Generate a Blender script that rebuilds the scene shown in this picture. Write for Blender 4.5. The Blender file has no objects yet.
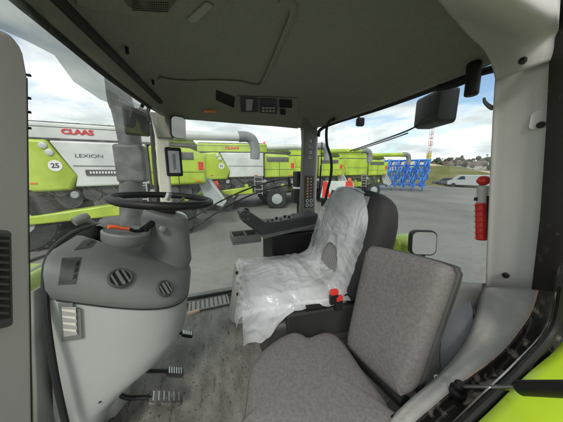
import bpy, bmesh, math, random
from mathutils import Vector, Matrix, noise
from mathutils.bvhtree import BVHTree
random.seed(7)
S = bpy.context.scene
COL = S.collection
PI = math.pi
R = math.radians
# ---------------------------------------------------------------- camera maths (real metres; cab floor is z=0, yard is z=G)
FPX, CX, CY = 212.0, 281.5, 211.0
PIT, AZ = R(10.6), R(-21)
CAM = Vector((-1.05, .35, 1.10))
G = -1.35
def ray(px, py):
    u = (px-CX)/FPX; v = -(py-CY)/FPX
    f = math.cos(PIT)+v*math.sin(PIT); z = -math.sin(PIT)+v*math.cos(PIT)
    return Vector((f*math.cos(AZ)+u*math.sin(AZ), f*math.sin(AZ)-u*math.cos(AZ), z))
def P(px, py, ax, val):
    d = ray(px, py); t = (val-CAM[ax])/d[ax]
    return CAM+d*t
def H(o, px, py):
    """point and normal where the sight line meets an object already built"""
    bv = o['_bvh'] if False else BVH[o.name]
    off = W[o.name]
    h, n, i, d = bv.ray_cast(CAM-off, ray(px, py).normalized())
    if h is None: return None, None
    if n.dot(ray(px, py)) > 0: n = -n
    return h+off, n
BVH, W = {}, {}
# ---------------------------------------------------------------- materials
def mat(name, col, rough=.5, metal=0., var=.12, vs=6., bump=0., bs=80., spec=.5, col2=None, mix_lo=.4, mix_hi=.65, stretch=None, coat=0, detail=6):
    m = bpy.data.materials.new(name); m.use_nodes = True
    nt = m.node_tree; nd = nt.nodes; lk = nt.links
    b = nd['Principled BSDF']
    b.inputs['Roughness'].default_value = rough; b.inputs['Metallic'].default_value = metal
    b.inputs['Specular IOR Level'].default_value = spec
    b.inputs['Coat Weight'].default_value = coat
    tc = nd.new('ShaderNodeTexCoord'); mp = nd.new('ShaderNodeMapping')
    lk.new(tc.outputs['Object'], mp.inputs[0])
    if stretch: mp.inputs['Scale'].default_value = stretch
    n = nd.new('ShaderNodeTexNoise'); n.inputs['Scale'].default_value = vs; n.inputs['Detail'].default_value = detail
    lk.new(mp.outputs[0], n.inputs['Vector'])
    r = nd.new('ShaderNodeMapRange'); r.inputs[1].default_value = mix_lo; r.inputs[2].default_value = mix_hi
    lk.new(n.outputs['Fac'], r.inputs[0])
    mx = nd.new('ShaderNodeMix'); mx.data_type = 'RGBA'
    c = Vector(col)
    c2 = Vector(col2) if col2 else c*(1+var)
    c1 = c if col2 else c*(1-var)
    mx.inputs[6].default_value = (*c1, 1); mx.inputs[7].default_value = (*c2, 1)
    lk.new(r.outputs[0], mx.inputs[0]); lk.new(mx.outputs[2], b.inputs['Base Color'])
    rr = nd.new('ShaderNodeMapRange'); rr.inputs[3].default_value = max(0, rough-.08); rr.inputs[4].default_value = min(1, rough+.1)
    lk.new(n.outputs['Fac'], rr.inputs[0]); lk.new(rr.outputs[0], b.inputs['Roughness'])
    if bump:
        n2 = nd.new('ShaderNodeTexNoise'); n2.inputs['Scale'].default_value = bs; n2.inputs['Detail'].default_value = 4
        lk.new(tc.outputs['Object'], n2.inputs['Vector'])
        bp = nd.new('ShaderNodeBump'); bp.inputs['Strength'].default_value = bump; bp.inputs['Distance'].default_value = .004
        lk.new(n2.outputs['Fac'], bp.inputs['Height']); lk.new(bp.outputs[0], b.inputs['Normal'])
    return m
def glass(name, tint, dust=.05, ref=1.0, fleck=0.0):
    m = bpy.data.materials.new(name); m.use_nodes = True
    nt = m.node_tree; nd = nt.nodes; lk = nt.links
    nd.remove(nd['Principled BSDF']); out = nd['Material Output']
    tr = nd.new('ShaderNodeBsdfTransparent'); tr.inputs[0].default_value = (*tint, 1)
    gl = nd.new('ShaderNodeBsdfGlossy'); gl.inputs['Roughness'].default_value = .02
    fr = nd.new('ShaderNodeLayerWeight'); fr.inputs[0].default_value = .5
    pw = nd.new('ShaderNodeMath'); pw.operation = 'POWER'; pw.inputs[1].default_value = 5; lk.new(fr.outputs['Facing'], pw.inputs[0])
    mu = nd.new('ShaderNodeMath'); mu.operation = 'MULTIPLY_ADD'; mu.inputs[1].default_value = .5*ref; mu.inputs[2].default_value = .06*ref
    lk.new(pw.outputs[0], mu.inputs[0])
    m1 = nd.new('ShaderNodeMixShader'); lk.new(mu.outputs[0], m1.inputs[0]); lk.new(tr.outputs[0], m1.inputs[1]); lk.new(gl.outputs[0], m1.inputs[2])
    df = nd.new('ShaderNodeBsdfDiffuse'); df.inputs[0].default_value = (.6, .6, .57, 1)
    ts = nd.new('ShaderNodeBsdfTranslucent'); ts.inputs[0].default_value = (.6, .6, .57, 1)
    ad = nd.new('ShaderNodeMixShader'); ad.inputs[0].default_value = .5; lk.new(df.outputs[0], ad.inputs[1]); lk.new(ts.outputs[0], ad.inputs[2])
    tc = nd.new('ShaderNodeTexCoord'); n = nd.new('ShaderNodeTexNoise'); n.inputs['Scale'].default_value = 3; n.inputs['Detail'].default_value = 8
    lk.new(tc.outputs['Object'], n.inputs[0])
    mr = nd.new('ShaderNodeMapRange'); mr.inputs[1].default_value = .3; mr.inputs[2].default_value = .8
    mr.inputs[3].default_value = dust*.4; mr.inputs[4].default_value = dust*2
    lk.new(n.outputs['Fac'], mr.inputs[0])
    src = mr.outputs[0]
    if fleck:
        v = nd.new('ShaderNodeTexVoronoi'); v.inputs['Scale'].default_value = 90; lk.new(tc.outputs['Object'], v.inputs['Vector'])
        l2 = nd.new('ShaderNodeMath'); l2.operation = 'LESS_THAN'; l2.inputs[1].default_value = .13; lk.new(v.outputs['Distance'], l2.inputs[0])
        l3 = nd.new('ShaderNodeMath'); l3.operation = 'MULTIPLY_ADD'; l3.inputs[1].default_value = fleck; lk.new(l2.outputs[0], l3.inputs[0]); lk.new(src, l3.inputs[2]); src = l3.outputs[0]
    m2 = nd.new('ShaderNodeMixShader'); lk.new(src, m2.inputs[0]); lk.new(m1.outputs[0], m2.inputs[1]); lk.new(ad.outputs[0], m2.inputs[2])
    lk.new(m2.outputs[0], out.inputs[0])
    return m
M = {}
M['lining'] = mat('roof lining', (.235, .238, .198), .9, bump=.5, bs=260, var=.045, vs=60)
M['lining_dark'] = mat('dark lining', (.11, .11, .083), .8, bump=.2, bs=200, var=.06)
M['pale'] = mat('pale grey moulded plastic', (.50, .49, .45), .5, bump=.12, bs=420, var=.05, vs=3)
M['post'] = mat('warm grey plastic', (.34, .325, .30), .55, bump=.12, bs=420, var=.05, vs=3)
M['white_dash'] = mat('light dashboard plastic', (.38, .39, .365), .5, bump=.12, bs=400, var=.05, vs=2)
M['grey'] = mat('mid grey plastic', (.15, .152, .14), .5, bump=.15, bs=400, var=.08)
M['column'] = mat('column plastic', (.14, .143, .135), .45, bump=.15, bs=400, var=.08)
M['dark'] = mat('dark grey plastic', (.045, .046, .043), .5, bump=.15, bs=300, var=.15)
M['black'] = mat('black plastic', (.012, .012, .011), .5, spec=.3, bump=.1, bs=300, var=.2)
M['rubber'] = mat('black rubber', (.012, .012, .012), .65, bump=.2, bs=200, var=.2)
M['muddy'] = mat('muddy black frame', (.022, .020, .018), .38, col2=(.30, .26, .21), vs=34, mix_lo=.545, mix_hi=.66, bump=.9, bs=70, detail=12)
M['dusty'] = mat('dusty grey trim', (.41, .41, .38), .5, col2=(.56, .52, .45), vs=26, mix_lo=.5, mix_hi=.85, bump=.3, bs=90)
M['slate'] = mat('slate lower glass', (.10, .115, .125), .25, vs=4, var=.25)
M['fabric'] = mat('taupe seat velour', (.165, .153, .146), .95, vs=110, var=.13, bump=.6, bs=420, spec=.1, mix_lo=.35, mix_hi=.65, detail=4)
M['seatblack'] = mat('black seat cloth', (.018, .018, .018), .7, bump=.5, bs=250, var=.2)
M['seatgrey'] = mat('light grey seat cloth', (.23, .235, .235), .9, bump=.5, bs=250, var=.1)
M['lamplens'] = mat('milky lamp lens', (.26, .26, .23), .3, var=.05)
M['dullsteel'] = mat('worn pedal steel', (.22, .20, .18), .45, metal=.8, var=.4, vs=40)
M['steel'] = mat('bright steel', (.5, .5, .48), .3, metal=1, var=.15, vs=30)
M['chrome'] = mat('mirror silver', (.85, .86, .87), .03, metal=1, var=.02)
M['lime'] = mat('lime green paint', (.36, .48, .035), .42, var=.16, vs=1.3, coat=.15, detail=10)
M['lime2'] = mat('lime fender plastic', (.40, .57, .02), .38, col2=(.34, .46, .06), vs=7, mix_lo=.5, mix_hi=.9, coat=.2, bump=.1, bs=60)
M['machine_white'] = mat('pale machine panel', (.56, .58, .55), .42, var=.10, vs=1.2, detail=10)
M['machine_grey'] = mat('machine grey', (.20, .21, .21), .5, var=.15, vs=2)
M['machine_mid'] = mat('galvanised grey', (.33, .35, .35), .45, var=.15, vs=2)
M['machine_dark'] = mat('machine underside', (.03, .032, .032), .6, var=.5, vs=3, col2=(.10, .10, .095))
M['stack'] = mat('weathered stack grey', (.115, .12, .12), .55, var=.3, vs=9)
M['tyre'] = mat('tyre rubber', (.022, .022, .022), .8, var=.3, bump=.4, bs=20)
M['red'] = mat('red plastic', (.62, .03, .022), .35, var=.1)
M['redlet'] = mat('red lettering', (.60, .03, .03), .5, var=.03)
M['orange'] = mat('orange plastic', (.75, .13, .035), .4, var=.08)
M['amber'] = mat('amber marks', (.75, .27, .05), .5, var=.05)
M['ink'] = mat('dark lettering', (.07, .075, .08), .5, var=.03)
M['whiteink'] = mat('white print', (.75, .75, .72), .5, var=.03)
M['blue'] = mat('blue implement paint', (.035, .19, .60), .45, var=.15, vs=4)
M['screen'] = mat('dull screen glass', (.26, .28, .30), .12, var=.1)
M['beige'] = mat('beige plastic', (.62, .42, .30), .5, var=.08)
M['bonewhite'] = mat('bone plastic', (.62, .60, .52), .5, var=.04)
M['glass'] = glass('clear cab glass', (.93, .965, .945), .035, 1.0, .10)
M['glass_side'] = glass('side window glass', (.90, .955, .93), .03, 1.0, .05)
M['cabglass'] = mat('machine cab glass', (.03, .04, .045), .08, var=.1)
# floor mat with dirt streaks
def floor_mat():
    m = mat('worn rubber floor', (.10, .097, .082), .45, col2=(.235, .225, .195), vs=8, mix_lo=.35, mix_hi=.7, stretch=(.8, 1.8, 1), bump=.5, bs=70, detail=10)
    nt = m.node_tree; nd = nt.nodes; lk = nt.links; b = nd['Principled BSDF']
    old = b.inputs['Base Color'].links[0].from_socket
    tc = nd.new('ShaderNodeTexCoord'); mp = nd.new('ShaderNodeMapping'); mp.inputs['Scale'].default_value = (5, 26, 1); mp.inputs['Rotation'].default_value = (0, 0, .2)
    lk.new(tc.outputs['Object'], mp.inputs[0])
    n = nd.new('ShaderNodeTexNoise'); n.inputs['Scale'].default_value = 1.3; n.inputs['Detail'].default_value = 7; n.inputs['Distortion'].default_value = .6
    lk.new(mp.outputs[0], n.inputs[0])
    r = nd.new('ShaderNodeMapRange'); r.inputs[1].default_value = .62; r.inputs[2].default_value = .68; lk.new(n.outputs['Fac'], r.inputs[0])
    n3 = nd.new('ShaderNodeTexNoise'); n3.inputs['Scale'].default_value = 70; n3.inputs['Detail'].default_value = 3; lk.new(tc.outputs['Object'], n3.inputs[0])
    r3 = nd.new('ShaderNodeMapRange'); r3.inputs[1].default_value = .60; r3.inputs[2].default_value = .66; lk.new(n3.outputs['Fac'], r3.inputs[0])
    mxx = nd.new('ShaderNodeMath'); mxx.operation = 'MAXIMUM'; lk.new(r.outputs[0], mxx.inputs[0]); lk.new(r3.outputs[0], mxx.inputs[1])
    k = nd.new('ShaderNodeMath'); k.operation = 'MULTIPLY'; k.inputs[1].default_value = .75; lk.new(mxx.outputs[0], k.inputs[0])
    mx = nd.new('ShaderNodeMix'); mx.data_type = 'RGBA'; mx.inputs[7].default_value = (.022, .022, .019, 1)
    lk.new(k.outputs[0], mx.inputs[0]); lk.new(old, mx.inputs[6]); lk.new(mx.outputs[2], b.inputs['Base Color'])
    return m
M['floor'] = floor_mat()
def plastic_film():
    m = bpy.data.materials.new('crumpled plastic film'); m.use_nodes = True
    nt = m.node_tree; nd = nt.nodes; lk = nt.links; b = nd['Principled BSDF']; out = nd['Material Output']
    b.inputs['Base Color'].default_value = (.88, .90, .91, 1); b.inputs['Roughness'].default_value = .18
    b.inputs['Subsurface Weight'].default_value = 0
    tc = nd.new('ShaderNodeTexCoord')
    mp = nd.new('ShaderNodeMapping'); mp.inputs['Scale'].default_value = (1, 1.6, 1.2); lk.new(tc.outputs['Object'], mp.inputs[0])
    nz = nd.new('ShaderNodeTexNoise'); nz.inputs['Scale'].default_value = 5; nz.inputs['Detail'].default_value = 4; lk.new(mp.outputs[0], nz.inputs[0])
    va = nd.new('ShaderNodeVectorMath'); va.operation = 'SCALE'; va.inputs['Scale'].default_value = .35; lk.new(nz.outputs['Color'], va.inputs[0])
    vb = nd.new('ShaderNodeVectorMath'); lk.new(mp.outputs[0], vb.inputs[0]); lk.new(va.outputs[0], vb.inputs[1])
    hs = []
    for sc_, am in ((5, 1.0), (12, .35), (30, .08)):
        vo = nd.new('ShaderNodeTexVoronoi'); vo.feature = 'SMOOTH_F1'; vo.inputs['Scale'].default_value = sc_; vo.inputs['Smoothness'].default_value = .15; lk.new(vb.outputs[0], vo.inputs['Vector'])
        mm = nd.new('ShaderNodeMath'); mm.operation = 'MULTIPLY'; mm.inputs[1].default_value = am; lk.new(vo.outputs['Distance'], mm.inputs[0]); hs.append(mm)
    a1 = nd.new('ShaderNodeMath'); lk.new(hs[0].outputs[0], a1.inputs[0]); lk.new(hs[1].outputs[0], a1.inputs[1])
    a2 = nd.new('ShaderNodeMath'); lk.new(a1.outputs[0], a2.inputs[0]); lk.new(hs[2].outputs[0], a2.inputs[1])
    bp = nd.new('ShaderNodeBump'); bp.inputs['Strength'].default_value = .55; bp.inputs['Distance'].default_value = .02
    lk.new(a2.outputs[0], bp.inputs['Height']); lk.new(bp.outputs[0], b.inputs['Normal'])
    tl = nd.new('ShaderNodeBsdfTranslucent'); tl.inputs[0].default_value = (.8, .82, .82, 1); lk.new(bp.outputs[0], tl.inputs['Normal'])
    m1 = nd.new('ShaderNodeMixShader'); m1.inputs[0].default_value = .3; lk.new(b.outputs[0], m1.inputs[1]); lk.new(tl.outputs[0], m1.inputs[2])
    tr = nd.new('ShaderNodeBsdfTransparent')
    m2 = nd.new('ShaderNodeMixShader'); m2.inputs[0].default_value = .12; lk.new(m1.outputs[0], m2.inputs[1]); lk.new(tr.outputs[0], m2.inputs[2])
    n2 = nd.new('ShaderNodeTexNoise'); n2.inputs['Scale'].default_value = 5; lk.new(tc.outputs['Object'], n2.inputs[0])
    mr = nd.new('ShaderNodeMapRange'); mr.inputs[1].default_value = .35; mr.inputs[2].default_value = .7; mr.inputs[3].default_value = .32; mr.inputs[4].default_value = .75
    lk.new(n2.outputs['Fac'], mr.inputs[0]); lk.new(mr.outputs[0], m2.inputs[0])
    lk.new(m2.outputs[0], out.inputs[0])
    return m
M['film'] = plastic_film()
# ---------------------------------------------------------------- mesh helpers
def nb(): return bmesh.new()
def box(bm, x0, x1, y0, y1, z0, z1, mtx=None):
    r = bmesh.ops.create_cube(bm, size=1)
    for v in r['verts']:
        v.co = Vector(((x0+x1)/2+v.co.x*(x1-x0), (y0+y1)/2+v.co.y*(y1-y0), (z0+z1)/2+v.co.z*(z1-z0)))
        if mtx: v.co = mtx @ v.co
    return bm
def prism(bm, pts, off):
    off = Vector(off); pts = [Vector(p) for p in pts]
    a = [bm.verts.new(p) for p in pts]; b = [bm.verts.new(p+off) for p in pts]
    n = len(pts)
    bm.faces.new(a); bm.faces.new(b[::-1])
    for i in range(n): bm.faces.new((a[i], b[i], b[(i+1) % n], a[(i+1) % n]))
    return bm
def loft(bm, rings, closed=True, cap=True):
    vs = [[bm.verts.new(Vector(p)) for p in r] for r in rings]
    for a, b in zip(vs, vs[1:]):
        n = len(a)
        for i in range(n if closed else n-1): bm.faces.new((a[i], a[(i+1) % n], b[(i+1) % n], b[i]))
    if cap and closed: bm.faces.new(vs[0][::-1]); bm.faces.new(vs[-1])
    return bm
def smoothpath(pts, k=6):
    pts = [Vector(p) for p in pts]
    if len(pts) < 3: return pts
    out = []
    e = [pts[0]*2-pts[1]]+pts+[pts[-1]*2-pts[-2]]
    for i in range(1, len(e)-2):
        p0, p1, p2, p3 = e[i-1:i+3]
        for j in range(k):
            t = j/k
            out.append(.5*((2*p1)+(p2-p0)*t+(2*p0-5*p1+4*p2-p3)*t*t+(3*p1-p0-3*p2+p3)*t**3))
    out.append(pts[-1]); return out
def tube(bm, pts, r, seg=10, smooth=True, flat=1.0):
    pts = smoothpath(pts) if smooth else [Vector(p) for p in pts]
    rr = r if isinstance(r, (list, tuple)) else [r]*len(pts)
    if len(rr) != len(pts): rr = [rr[0]+(rr[-1]-rr[0])*i/(len(pts)-1) for i in range(len(pts))]
    rings = []; u = None
    for i, p in enumerate(pts):
        t = (pts[min(i+1, len(pts)-1)]-pts[max(i-1, 0)]).normalized()
        if u is None:
            u = t.orthogonal().normalized() if abs(t.z) > .9 else t.cross(Vector((0, 0, 1))).normalized()
        u = (u-t*u.dot(t)).normalized(); w = t.cross(u)
        rings.append([p+(u*math.cos(2*PI*k/seg)+w*flat*math.sin(2*PI*k/seg))*rr[i] for k in range(seg)])
    return loft(bm, rings)
def lathe(bm, prof, org=(0, 0, 0), axis=(0, 0, 1), seg=28, ref=None):
    a = Vector(axis).normalized(); u = a.orthogonal().normalized(); w = a.cross(u); o = Vector(org)
    rings = [[o+a*h+(u*math.cos(2*PI*k/seg)+w*math.sin(2*PI*k/seg))*max(r, 1e-4) for k in range(seg)] for r, h in prof]
    return loft(bm, rings)
def torus(bm, c, axis, Rr, r, seg=48, s2=12):
    a = Vector(axis).normalized(); u = a.orthogonal().normalized(); w = a.cross(u); c = Vector(c)
    vs = []
    for i in range(seg):
        d = u*math.cos(2*PI*i/seg)+w*math.sin(2*PI*i/seg)
        vs.append([bm.verts.new(c+d*(Rr+r*math.cos(2*PI*j/s2))+a*r*math.sin(2*PI*j/s2)) for j in range(s2)])
    for i in range(seg):
        for j in range(s2):
            bm.faces.new((vs[i][j], vs[(i+1) % seg][j], vs[(i+1) % seg][(j+1) % s2], vs[i][(j+1) % s2]))
    return bm
def patch(bm, rows):
    vs = [[bm.verts.new(Vector(p)) for p in r] for r in rows]
    for a, b in zip(vs, vs[1:]):
        for i in range(len(a)-1): bm.faces.new((a[i], a[i+1], b[i+1], b[i]))
    return bm
def densify_(pts, k=5):
    n = len(pts); res = []
    for i in range(n):
        p0, p1, p2, p3 = [pts[(i+d-1) % n] for d in range(4)]
        for j in range(k):
            s = j/k; res.append(.5*((2*p1)+(p2-p0)*s+(2*p0-5*p1+4*p2-p3)*s*s+(3*p1-p0-3*p2+p3)*s**3))
    return res
def crow(r, k):
    r = [Vector(p) for p in r]; e = [r[0]*2-r[1]]+r+[r[-1]*2-r[-2]]; out = []
    for i in range(1, len(e)-2):
        p0, p1, p2, p3 = e[i-1:i+3]
        for j in range(k):
            t = j/k; out.append(.5*((2*p1)+(p2-p0)*t+(2*p0-5*p1+4*p2-p3)*t*t+(3*p1-p0-3*p2+p3)*t**3))
    return out+[r[-1]]
def cpatch(bm, rows, k=4):
    rows = [crow(r, k) for r in rows]; cols = [crow(c, k) for c in zip(*rows)]
    return patch(bm, list(zip(*cols)))
def obj(name, bm, m, parent=None, bevel=0, sub=0, solid=0, smooth=True, seg=3, bvh=False, ang=40, offset=-1):
    off = W.get(parent.name, Vector((0, 0, 0))) if parent else Vector((0, 0, 0))
    bmesh.ops.recalc_face_normals(bm, faces=bm.faces[:])
    for v in bm.verts: v.co -= off
    me = bpy.data.meshes.new(name); bm.to_mesh(me)
    o = bpy.data.objects.new(name, me); COL.objects.link(o)
    W[o.name] = off.copy()
    if bvh: BVH[o.name] = BVHTree.FromBMesh(bm)
    bm.free()
    me.materials.append(M[m] if isinstance(m, str) else m)
    if smooth:
        me.polygons.foreach_set('use_smooth', [True]*len(me.polygons))
        if not sub:
            try: me.set_sharp_from_angle(angle=R(ang))
            except Exception: pass
    if solid:
        q = o.modifiers.new('thickness', 'SOLIDIFY'); q.thickness = solid; q.offset = offset
    if bevel:
        q = o.modifiers.new('edges', 'BEVEL'); q.width = bevel; q.segments = seg; q.limit_method = 'ANGLE'; q.angle_limit = R(35)
        q.harden_normals = False
    if sub:
        q = o.modifiers.new('round', 'SUBSURF'); q.levels = q.render_levels = sub
    if parent: o.parent = parent
    return o
def thing(name, label, cat, loc=(0, 0, 0), group=None, parent=None):
    o = bpy.data.objects.new(name, None); COL.objects.link(o); o.location = loc; W[o.name] = Vector(loc)
    o.empty_display_size = .1
    if label: o['label'] = label; o['category'] = cat
    if group: o['group'] = group
    return o
def tag(o, label=None, cat=None, group=None, kind=None):
    if label: o['label'] = label
    if cat: o['category'] = cat
    if group: o['group'] = group
    if kind: o['kind'] = kind
    return o
def text_bm(s, size, mtx, ext=.002, bold=0, sx=1.0):
    cu = bpy.data.curves.new('t', 'FONT'); cu.body = s; cu.size = size; cu.align_x = 'CENTER'; cu.align_y = 'CENTER'; cu.extrude = ext; cu.offset = bold
    o = bpy.data.objects.new('t', cu); COL.objects.link(o)
    me = bpy.data.meshes.new_from_object(o.evaluated_get(bpy.context.evaluated_depsgraph_get()))
    bpy.data.objects.remove(o); bm = nb(); bm.from_mesh(me); bpy.data.meshes.remove(me); bpy.data.curves.remove(cu)
    for v in bm.verts: v.co.x *= sx; v.co = mtx @ v.co
    return bm
def frame_mtx(o, right, up):
    r = Vector(right).normalized(); n = r.cross(Vector(up)).normalized(); u = n.cross(r).normalized()
    return Matrix(((r.x, u.x, n.x, o[0]), (r.y, u.y, n.y, o[1]), (r.z, u.z, n.z, o[2]), (0, 0, 0, 1)))
def rrect(w, h, r, k=5):
    out = []
    for cx, cy, a0 in ((w/2-r, h/2-r, 0), (-w/2+r, h/2-r, 90), (-w/2+r, -h/2+r, 180), (w/2-r, -h/2+r, 270)):
        for i in range(k+1):
            a = R(a0+90*i/k); out.append(Vector((cx+r*math.cos(a), cy+r*math.sin(a), 0)))
    return out
def slab(bm, mtx, w, h, r, d0, d1):
    """rounded plate in the frame mtx, from depth d0 to d1 along its normal"""
    return loft(bm, [[mtx @ (p+Vector((0, 0, d0))) for p in rrect(w, h, r)], [mtx @ (p+Vector((0, 0, d1))) for p in rrect(w, h, r)]])

# ================================================================ YARD AND SURROUNDINGS
def yard_mat():
    m = mat('wet concrete yard', (.135, .132, .118), .75, spec=.3, col2=(.215, .21, .19), vs=.35, mix_lo=.3, mix_hi=.7, bump=.35, bs=40, detail=12)
    nt = m.node_tree; nd = nt.nodes; lk = nt.links; b = nd['Principled BSDF']
    old = b.inputs['Base Color'].links[0].from_socket
    tc = nd.new('ShaderNodeTexCoord'); n = nd.new('ShaderNodeTexNoise'); n.inputs['Scale'].default_value = 6; n.inputs['Detail'].default_value = 10
    mp = nd.new('ShaderNodeMapping'); mp.inputs['Scale'].default_value = (1, .7, 1); lk.new(tc.outputs['Object'], mp.inputs[0]); lk.new(mp.outputs[0], n.inputs[0])
    r = nd.new('ShaderNodeMapRange'); r.inputs[1].default_value = .50; r.inputs[2].default_value = .80; r.inputs[4].default_value = .45; lk.new(n.outputs['Fac'], r.inputs[0])
    mx = nd.new('ShaderNodeMix'); mx.data_type = 'RGBA'; mx.inputs[7].default_value = (.09, .09, .08, 1)
    lk.new(r.outputs[0], mx.inputs[0]); lk.new(old, mx.inputs[6]); lk.new(mx.outputs[2], b.inputs['Base Color'])
    return m
bm = nb(); vs = [bm.verts.new(p) for p in ((-900, -900, G), (900, -900, G), (900, 900, G), (-900, 900, G))]; bm.faces.new(vs)
o = obj('ground', bm, mat('distant rough ground', (.10, .10, .06), .9, col2=(.16, .15, .10), vs=.05), smooth=False); tag(o, kind='structure')
bm = nb(); vs = [bm.verts.new(p) for p in ((-40, -62, G+.01), (34, -50, G+.01), (60, 60, G+.01), (-40, 60, G+.01))]; bm.faces.new(vs)
o = obj('concrete_yard', bm, yard_mat(), smooth=False); tag(o, kind='structure')

def terrain(name, pts_fn, nx, ny, m):
    bm = nb(); patch(bm, [[pts_fn(i/nx, j/ny) for i in range(nx+1)] for j in range(ny+1)])
    o = obj(name, bm, m); tag(o, kind='structure'); return o
def polar(az, d, z): return Vector((CAM.x+d*math.cos(R(az)), CAM.y+d*math.sin(R(az)), z))
# grassy bank behind the yard, right of the blue implement
M['bank'] = mat('rough grass bank', (.10, .11, .035), .95, col2=(.20, .17, .08), vs=.5, mix_lo=.35, mix_hi=.7, bump=1, bs=4, spec=.1)
M['sand'] = mat('sandy spoil', (.42, .33, .23), .95, col2=(.55, .46, .35), vs=.3, spec=.1)
def bank(u, v):
    az = -46-24*u; d = 45+26*v
    h = 3.5*math.sin(PI*min(1, v*1.25))*(min(1, u*4+.3))*min(1, (1-u)*2.2+.15)
    p = polar(az, d, G-.05+h); p.z += .35*noise.noise(p*.35)*(h > .2); return p
terrain('grass_bank', bank, 60, 14, M['bank'])
def sandb(u, v):
    az = -47-21*u; d = 78+30*v
    h = 7.2*math.sin(PI*v)*(1-.75*u)
    p = polar(az, d, G-.05+h); p.z += .8*noise.noise(p*.12)*(h > .3); return p
terrain('sandy_mound', sandb, 50, 12, M['sand'])
def hillf(u, v):
    az = 40-120*u; d = 240+130*v
    h = (7+5*noise.noise(Vector((u*9, 3, 1)))+2*noise.noise(Vector((u*40, 3, 1))))*math.sin(PI/2*v)
    return polar(az, d, G-.1+h)
terrain('far_hill', hillf, 160, 6, mat('far wooded hill', (.07, .085, .06), .95, col2=(.13, .14, .11), vs=.06, spec=.1))
# far tree line as one mass of leafy clumps
M['leaf'] = mat('far foliage', (.055, .065, .04), .95, col2=(.12, .12, .085), vs=.4, spec=.1)
bm = nb()
for k in range(2600):
    az = random.uniform(-46, -74); d = random.uniform(112, 200)
    c = polar(az, d, G+2+random.random()*6.2*(1.0+.35*noise.noise(Vector((az*.8, 0, 0))))*(.55+.45*min(1, max(0, (-az-50)/8))))
    s = random.uniform(.3, .95)
    r = bmesh.ops.create_icosphere(bm, subdivisions=1, radius=s)
    for v in r['verts']:
        v.co *= 1+.5*noise.noise(v.co*3+c); v.co.z *= .9; v.co += c
o = obj('treeline', bm, 'leaf', smooth=False); tag(o, 'far dark line of bushes and trees beyond the sandy mound', 'trees', kind='stuff')
# far buildings
def far_house(az, d, w, dep, h, roofh, mw, mr, label):
    base = polar(az, d, G)
    t = thing('far_building', label, 'building', base)
    a = R(az+75); ux = Vector((math.cos(a), math.sin(a), 0)); uy = Vector((-ux.y, ux.x, 0))
    def q(x, y, z): return base+ux*x+uy*y+Vector((0, 0, z))
    bm = nb(); loft(bm, [[q(-w/2, -dep/2, z), q(w/2, -dep/2, z), q(w/2, dep/2, z), q(-w/2, dep/2, z)] for z in (0, h)])
    obj('wall', bm, mw, t)
    bm = nb(); e = .3
    prism(bm, [q(-w/2-e, -dep/2-e, h), q(-w/2-e, dep/2+e, h), q(-w/2-e, 0, h+roofh)], ux*(w+2*e)); obj('roof', bm, mr, t, smooth=False)
    for i in range(3):
        x = (-.33+.33*i)*w
        bm = nb(); loft(bm, [[q(x-.6, -dep/2-.05, z), q(x+.6, -dep/2-.05, z), q(x+.6, -dep/2+.02, z), q(x-.6, -dep/2+.02, z)] for z in (h*.35, h*.75)])
        obj('window', bm, 'cabglass', t)
    return t
mwall = mat('far render wall', (.5, .48, .44), .8); mroof = mat('far slate roof', (.16, .12, .10), .8)
far_house(-59.5, 122, 8, 6, 5.2, 2.2, mwall, mroof, 'wide pale far building with brown roof above the sandy mound')
far_house(-63, 118, 5, 5, 4.8, 1.8, mwall, mroof, 'smaller pale far building in the trees, nearer the white van')
# parked vehicles at the far right
def vehicle(name, label, cat, az, d, L, Wd, Hh, m, hood, yaw):
    base = polar(az, d, G)
    t = thing(name, label, cat, base)
    a = R(yaw); ux = Vector((math.cos(a), math.sin(a), 0)); uy = Vector((-ux.y, ux.x, 0))
    def q(x, y, z): return base+ux*x+uy*y+Vector((0, 0, z))
    if hood > .9: prof = [(-L/2, .35), (L/2, .35), (L/2, Hh*.52), (L/2-.5, Hh*.6), (L/2-1.15, Hh*.96), (L/2-1.6, Hh), (-L/2+.05, Hh), (-L/2, Hh*.9)]
    else: prof = [(-L/2, .35), (L/2, .35), (L/2, Hh*.5), (L/2-1.0, Hh*.62), (L/2-1.7, Hh*.98), (-L/2+1.0, Hh), (-L/2+.15, Hh*.65), (-L/2, Hh*.5)]
    bm = nb(); prism(bm, [q(x, -Wd/2, z) for x, z in prof], uy*Wd); obj('body', bm, m, t, bevel=.08)
    for s in (-1, 1):
        x0 = L/2-2.2 if hood > .9 else -L/2+1.0
        bm = nb(); prism(bm, [q(x0, s*(Wd/2+.01), Hh*.66), q(L/2-1.2, s*(Wd/2+.01), Hh*.64), q(L/2-1.65, s*(Wd/2+.01), Hh*.9), q(x0+.1, s*(Wd/2+.01), Hh*.9)], uy*.02*s)
        obj('side_window', bm, 'cabglass', t, smooth=False)
        for xx in (-L/2+.85, L/2-.85):
            bm = nb(); lathe(bm, [(.05, -.1), (.32, -.1), (.33, 0), (.32, .1), (.05, .1)], q(xx, s*(Wd/2-.05), .33), uy); w_ = obj('wheel', bm, 'tyre', t)
    return t
vehicle('parked_van', 'white van parked at the far edge of the yard', 'van', -62.2, 44, 5.0, 1.95, 1.9, mat('white van paint', (.40, .41, .41), .35, var=.02), 1, 20)
vehicle('parked_car', 'dark grey car parked left of the white van', 'car', -59.0, 46, 4.2, 1.75, 1.45, mat('grey car paint', (.08, .10, .11), .3), .5, 10)
vehicle('parked_car', 'small teal car parked against the right end of the yard', 'car', -64.8, 48, 4.0, 1.7, 1.45, mat('teal car paint', (.06, .16, .15), .3), .5, 30)
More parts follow.
